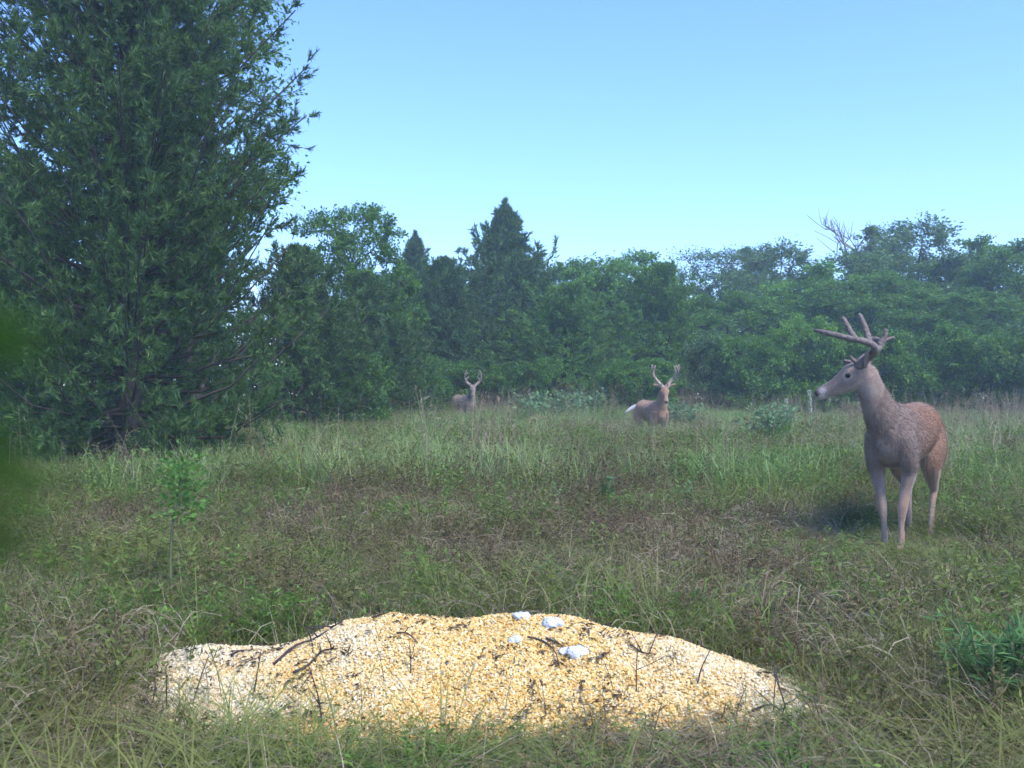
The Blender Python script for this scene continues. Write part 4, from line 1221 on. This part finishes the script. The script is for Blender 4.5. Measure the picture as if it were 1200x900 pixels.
    for key, sg in (("FL", 1), ("FR", -1)):
        dx = lg.get(key, 0.0)
        def cfl(s, u, sg=sg):
            c = lerp(G, TAN, float(smooth(0.3, 0.5, s)))
            return c
        part([(0.34, sg * 0.085, 0.76), (0.32, sg * 0.10, 0.62), (0.29 + dx * 0.1, sg * 0.098, 0.52), (0.30 + dx * 0.35, sg * 0.088 * lerp(1, narrow, .4), 0.40), (0.315 + dx * 0.6, sg * 0.082 * lerp(1, narrow, .7), 0.30), (0.31 + dx * 0.75, sg * 0.08 * narrow, 0.20),
              (0.305 + dx * 0.95, sg * 0.079 * narrow, 0.105), (0.32 + dx, sg * 0.079 * narrow, 0.06), (0.335 + dx, sg * 0.079 * narrow, 0.015)],
             [(0.062, 0.12), (0.060, 0.095), (0.047, 0.066), (0.032, 0.040), (0.031, 0.034), (0.018, 0.021), (0.0215, 0.026), (0.017, 0.019), (0.024, 0.028)], cfl, 12, up=(1, 0, 0))
        V = cpos[-1]; ccol[-1] = np.where(((V[:, 1] * sg) < 0.080 * lerp(1, narrow, float(0.7)))[:, None] & (V[:, 2] < 0.55)[:, None], lerp(PALE, TAN, 0.35) * 1.1, ccol[-1])
    for key, sg in (("HL", 1), ("HR", -1)):
        dx = lg.get(key, 0.0)
        def chl(s, u): return lerp(RED * warm, lerp(TAN, G, 0.3), float(smooth(0.3, 0.6, s)))
        part([(-0.38, sg * 0.075, 0.80), (-0.33 + dx * 0.1, sg * 0.105, 0.66), (-0.30 + dx * 0.25, sg * 0.11, 0.55), (-0.385 + dx * 0.4, sg * 0.10, 0.44), (-0.47 + dx * 0.5, sg * 0.092, 0.365),
              (-0.465 + dx * 0.7, sg * 0.088, 0.27), (-0.445 + dx * 0.9, sg * 0.086, 0.11), (-0.425 + dx, sg * 0.086, 0.06), (-0.405 + dx, sg * 0.086, 0.015)],
             [(0.085, 0.15), (0.088, 0.145), (0.072, 0.105), (0.044, 0.060), (0.029, 0.042), (0.019, 0.025), (0.021, 0.026), (0.017, 0.019), (0.024, 0.028)], chl, 12, up=(1, 0, 0))
        V = cpos[-1]; ccol[-1] = np.where(((V[:, 1] * sg) < 0.088)[:, None] & (V[:, 2] < 0.6)[:, None], lerp(PALE, TAN, 0.35) * 1.1, ccol[-1])
    V, F = src.arrays()
    tmp = bpy.data.objects.new("tmp", new_mesh("tmp", V, F)); COL.objects.link(tmp)
    r = tmp.modifiers.new("r", 'REMESH'); r.mode = 'VOXEL'; r.voxel_size = 0.0075
    s_ = tmp.modifiers.new("s", 'SMOOTH'); s_.factor = 0.5; s_.iterations = 5
    dg = bpy.context.evaluated_depsgraph_get(); dg.update()
    me = bpy.data.meshes.new_from_object(tmp.evaluated_get(dg))
    bpy.data.objects.remove(tmp)
    me.name = name + "_body"; me.materials.clear(); me.materials.append(M["coat"])
    me.polygons.foreach_set("use_smooth", np.ones(len(me.polygons), bool))
    n = len(me.vertices); co = np.empty(n * 3, np.float32); me.vertices.foreach_get("co", co); co = co.reshape(-1, 3).astype(float)
    ed = np.empty(len(me.edges) * 2, np.int32); me.edges.foreach_get("vertices", ed); ed = ed.reshape(-1, 2)
    deg = np.bincount(ed.ravel(), minlength=n)[:, None]
    wgt = (0.5 * smooth(0.46, 0.62, co[:, 2]) * smooth(0.20, 0.07, np.linalg.norm(co - H(0.16, 0, 0), axis=1) * 0 + (co @ hd > (poll @ hd) - 0.02) * (np.linalg.norm(co - poll, axis=1) < 0.45) * 0.3))[:, None]
    for _ in range(22):      # soften the joins of trunk, neck and shoulders; head and lower legs keep their form
        sm = np.stack([np.bincount(ed[:, 0], co[ed[:, 1], k], n) + np.bincount(ed[:, 1], co[ed[:, 0], k], n) for k in range(3)], -1) / np.maximum(deg, 1)
        co = co + (sm - co) * wgt
    me.vertices.foreach_set("co", co.astype(np.float32).ravel()); me.update()
    CP, CC = np.concatenate(cpos), np.concatenate(ccol)
    kd = kdtree.KDTree(len(CP))
    for i, p in enumerate(CP): kd.insert(p, i)
    kd.balance()
    out = np.ones((n, 4), np.float32)
    for i in range(n):
        f = kd.find_n(co[i], 5)
        w = np.array([1 / (q[2] + 0.004) ** 2 for q in f]); w /= w.sum()
        out[i, :3] = (CC[[q[1] for q in f]] * w[:, None]).sum(0) * tint
    # markings: pale eye ring, throat patch and muzzle band
    def mark(p, r, c, amt):
        w = (amt * smooth(r, r * 0.45, np.linalg.norm(co - p, axis=1)))[:, None]
        out[:, :3] = out[:, :3] * (1 - w) + np.array(c) * w
    for sg in (1, -1):
        mark(H(0.10, sg * 0.055, 0.018), 0.038, PALE * 1.15 * tint, 0.75)
        mark(H(0.265, sg * 0.03, -0.004), 0.030, WHITE * tint, 0.7)
    mark(H(0.03, 0, -0.10), 0.075, WHITE * tint, 0.3)
    mark(H(0.27, 0, -0.05), 0.035, WHITE * tint, 0.8)
    mark(H(0.19, 0, 0.045), 0.06, G * 0.55 * tint, 0.6)
    at = me.attributes.new("coat", 'FLOAT_COLOR', 'POINT'); at.data.foreach_set("color", out.ravel())

    # short coat hair lying back along the body
    rng = np.random.default_rng(len(label))
    me.calc_loop_triangles()
    tri = np.empty(len(me.loop_triangles) * 3, np.int32); me.loop_triangles.foreach_get("vertices", tri); tri = tri.reshape(-1, 3)
    A, B_, C_ = co[tri[:, 0]], co[tri[:, 1]], co[tri[:, 2]]
    nr = np.cross(B_ - A, C_ - A); ar = np.linalg.norm(nr, axis=1)
    k = rng.choice(len(tri), hairs[0], p=ar / ar.sum())
    q = rng.random((hairs[0], 2)); fl = q.sum(1) > 1; q[fl] = 1 - q[fl]
    P = A[k] + (B_ - A)[k] * q[:, :1] + (C_ - A)[k] * q[:, 1:]
    N = unit(nr[k])
    headish = (np.linalg.norm(P - (poll + hd * 0.15), axis=1) < 0.24)
    neckish = (P[:, 2] > 0.88) & (P[:, 0] > 0.3) & ~headish
    lowleg = P[:, 2] < 0.52
    fd = np.where(headish[:, None], -hd, np.where(neckish[:, None], unit(nb - poll), np.where(lowleg[:, None], np.array([-0.1, 0, -1.0]), np.array([-0.75, 0, -0.55]))))
    fd = unit(fd - N * (fd * N).sum(1)[:, None] + rng.normal(size=P.shape) * 0.16 + N * 0.17)
    Ln = hairs[1] * rng.uniform(0.6, 1.3, len(P)) * np.where(headish, 0.4, np.where(lowleg, 0.38, 1.0))
    fv, ff = leaf_tris(P - N * 0.0015, fd, Ln, hairs[2], rng)
    fme = new_mesh(name + "_fur", fv, ff, M["fur"], flat=True)
    hc = np.ones((len(fv), 4), np.float32)
    hc[:, :3] = np.repeat(out[tri[k][:, 0], :3], 3, 0)
    fa = fme.attributes.new("coat", 'FLOAT_COLOR', 'POINT'); fa.data.foreach_set("color", hc.ravel())

    root = link("deer", None, loc=loc); root.rotation_euler = (0, 0, heading); root.scale = (scale,) * 3
    tag(root, label, "deer", "bucks in the meadow")
    link("body", me, root)
    tag(link("fur", fme, root), kind="stuff")
    # eyes, nose, hooves, tail, antlers
    for sg in (1, -1):
        u = np.linspace(-1, 1, 8); c = H(0.092, sg * 0.0535, 0.020)
        rr = 0.0185 * np.sqrt(np.maximum(1 - u**2, 0)) + 0.0005
        P = np.stack([c + side * sg * v * 0.013 for v in u])
        link("eye", new_mesh("eye", *tube(P, rr, 12, up=hup), M["eye"]), root)
    u = np.linspace(-1, 1, 9)
    P = np.stack([H(0.296 + 0.022 * v, 0, -0.006 - 0.006 * (v + 1)) for v in u])
    rr = np.sqrt(np.maximum(1 - u**2, 0.002))
    link("nose", new_mesh("nose", *tube(P, None, 12, flat=np.stack([0.029 * rr, 0.024 * rr], -1), up=hup), M["nose"]), root)
    for key, sg, bxx, byy in (("FL", 1, 0.335, 0.079 * narrow), ("FR", -1, 0.335, 0.079 * narrow), ("HL", 1, -0.405, 0.086), ("HR", -1, -0.405, 0.086)):
        dx = lg.get(key, 0.0)
        hv, hf = tube([(0.0, 0, 0.045), (0.005, 0, 0.028), (0.014, 0, 0.008), (0.018, 0, -0.004)], None, 10, flat=[(0.023, 0.022), (0.026, 0.030), (0.028, 0.036), (0.028, 0.038)], up=(1, 0, 0))
        link("hoof", new_mesh("hoof", hv + np.array([bxx + dx, sg * byy, 0]), hf, M["hoof"]), root)
    tl, ts = tail
    t0 = np.array([-0.52, 0, 0.84])
    te = t0 + np.array([-0.10 - 0.05 * tl, 0.11 * ts, -0.20 + 0.10 * tl])
    P = spline([t0, lerp(t0, te, 0.4) + np.array([-0.04, 0, 0.02]), te], 8)
    tlen = [0.02, 0.032, 0.04, 0.042, 0.040, 0.034, 0.022, 0.006]
    link("tail", new_mesh("tail", *tube(P, None, 10, flat=[(v, v * 0.5) for v in tlen], up=(1, 0, 0)), M["tailwhite"]), root)
    # antlers in horizontal head frame
    fw = np.array([math.cos(yaw), math.sin(yaw), 0]); lf = np.array([-math.sin(yaw), math.cos(yaw), 0])
    for sg, spec in antlers.items():
        g = Geo()
        b0 = H(0.015, sg * 0.032, 0.055)
        tw = lambda q: b0 + fw * q[0] + lf * sg * q[1] + np.array([0, 0, 1.0]) * q[2]
        for j, (pts, r0, r1) in enumerate(spec):
            P = spline(np.array([tw(q) for q in pts]), 14)
            rad = np.linspace(r0, r1, 14); rad[-1] *= 0.55
            if j == 0: rad[:2] *= 1.25
            rad = rad * (1 + 0.05 * np.sin(np.arange(14) * 2.1 + j))
            g.add(*tube(P, rad, 10))
        link("antler", new_mesh("antler", *g.arrays(), M[velvet or "velvet"]), root)
    return root


LANT = [([(0, -0.01, -0.02), (-0.044, 0.035, 0.03), (-0.088, 0.085, 0.06), (-0.10, 0.13, 0.095), (-0.06, 0.165, 0.126), (0.044, 0.185, 0.150), (0.147, 0.17, 0.180), (0.240, 0.12, 0.206)], 0.027, 0.015),
        ([(0.005, 0.178, 0.142), (0.04, 0.175, 0.206), (0.075, 0.165, 0.278)], 0.020, 0.012),
        ([(-0.07, 0.155, 0.125), (-0.048, 0.15, 0.213), (-0.015, 0.14, 0.296)], 0.022, 0.012),
        ([(0.0, 0.01, 0.005), (0.03, 0.02, 0.03), (0.045, 0.022, 0.055)], 0.014, 0.009)]
RANT = [([(0, -0.01, -0.02), (-0.02, 0.03, 0.035), (-0.06, 0.07, 0.065), (-0.105, 0.11, 0.10), (-0.125, 0.15, 0.14), (-0.09, 0.19, 0.165), (-0.02, 0.21, 0.165), (0.08, 0.20, 0.175)], 0.027, 0.013),
        ([(-0.115, 0.13, 0.125), (-0.140, 0.135, 0.17), (-0.150, 0.13, 0.225)], 0.022, 0.012),
        ([(-0.12, 0.135, 0.14), (-0.17, 0.15, 0.165), (-0.20, 0.155, 0.172)], 0.013, 0.008),
        ([(0.0, 0.01, 0.0), (0.05, 0.02, 0.02), (0.095, 0.02, 0.028)], 0.014, 0.009)]
FRONT = [([(0, -0.01, -0.02), (-0.03, 0.05, 0.07), (-0.05, 0.11, 0.14), (-0.02, 0.165, 0.20), (0.05, 0.175, 0.27), (0.11, 0.135, 0.35)], 0.030, 0.017),
         ([(-0.03, 0.13, 0.16), (-0.02, 0.15, 0.25), (0.0, 0.125, 0.34)], 0.022, 0.013),
         ([(0.04, 0.175, 0.255), (0.06, 0.19, 0.31), (0.075, 0.18, 0.37)], 0.020, 0.012),
         ([(0.0, 0.01, 0.0), (0.02, 0.02, 0.04), (0.03, 0.02, 0.075)], 0.016, 0.009)]
NARROW = [([(0, -0.01, -0.02), (-0.03, 0.06, 0.05), (-0.03, 0.125, 0.12), (0.0, 0.16, 0.20), (0.05, 0.145, 0.30), (0.08, 0.11, 0.36)], 0.028, 0.015),
          ([(-0.02, 0.13, 0.14), (-0.02, 0.09, 0.19), (-0.01, 0.065, 0.23)], 0.020, 0.012),
          ([(0.02, 0.155, 0.24), (0.04, 0.11, 0.28), (0.05, 0.08, 0.31)], 0.018, 0.011),
          ([(0.0, 0.01, 0.0), (0.02, 0.015, 0.03), (0.03, 0.02, 0.06)], 0.014, 0.008)]

# near buck: front towards the camera, head turned to its right
hx = math.atan2(-0.82, -0.57)
ox, oy = 2.54, 6.36
make_deer("near", (ox, oy, gz(ox, oy) - 0.01), hx, 1.0, (0.60, -0.085, 1.135), R(-78), R(24), {1: LANT, -1: RANT},
          "large antlered buck close by, head in profile, pale legs visible", ear=(0.55, 0.50, 0.45, 0.92), narrow=0.72, warm=0.92, tint=np.array((1.32, 1.18, 1.09)), hairs=(130000, 0.024, 0.0020), legs={"FL": 0.03, "FR": -0.03, "HL": 0.10, "HR": -0.05})
d2 = 16.5; x2 = px(764, d2)
make_deer("middle", (x2, d2, pz(468, d2) - 0.955), math.atan2(-0.975, 0.22), 1.0, (0.50, 0.02, 1.12), R(-12), R(42), {1: FRONT, -1: FRONT},
          "reddish antlered buck facing forward in deep grass, white tail showing", ear=(0.85, 0.35), tail=(0.8, -2.3), warm=1.2, tint=np.array((1.52, 1.25, 1.06)), red=0.75, velvet="velvet_pale")
d3 = 22.0; x3 = px(544, d3)
make_deer("far", (x3, d3, pz(462, d3) - 0.955 * 0.95), math.atan2(-0.90, 0.44), 0.95, (0.50, 0.0, 1.11), R(-22), R(40), {1: NARROW, -1: NARROW},
          "greyish antlered buck farthest off against the cedars, half hidden by grass", ear=(0.6, 0.6), tint=1.35, warm=0.8, velvet="velvet_pale")


# ------------------------------------------------------------------ haze
def build_haze():
    x0, x1, y0, y1, z0, z1 = -175, 175, -65, 185, -1.3, 13.0
    V = [(x, y, z) for z in (z0, z1) for y in (y0, y1) for x in (x0, x1)]
    F = [(0, 2, 3, 1), (4, 5, 7, 6), (0, 1, 5, 4), (1, 3, 7, 5), (3, 2, 6, 7), (2, 0, 4, 6)]
    m = bpy.data.materials.new("haze_air"); m.use_nodes = True
    nt = m.node_tree; nt.nodes.clear()
    out = nt.nodes.new("ShaderNodeOutputMaterial"); v = nt.nodes.new("ShaderNodeVolumePrincipled")
    v.inputs["Color"].default_value = (0.72, 0.87, 1.0, 1)
    v.inputs["Density"].default_value = 0.0042
    v.inputs["Anisotropy"].default_value = 0.35
    nt.links.new(v.outputs[0], out.inputs["Volume"])
    o = link("haze", new_mesh("haze", V, F, m, flat=True) if isinstance(F, np.ndarray) else new_mesh("haze", V, F, m))
    tag(o, kind="stuff")


build_haze()
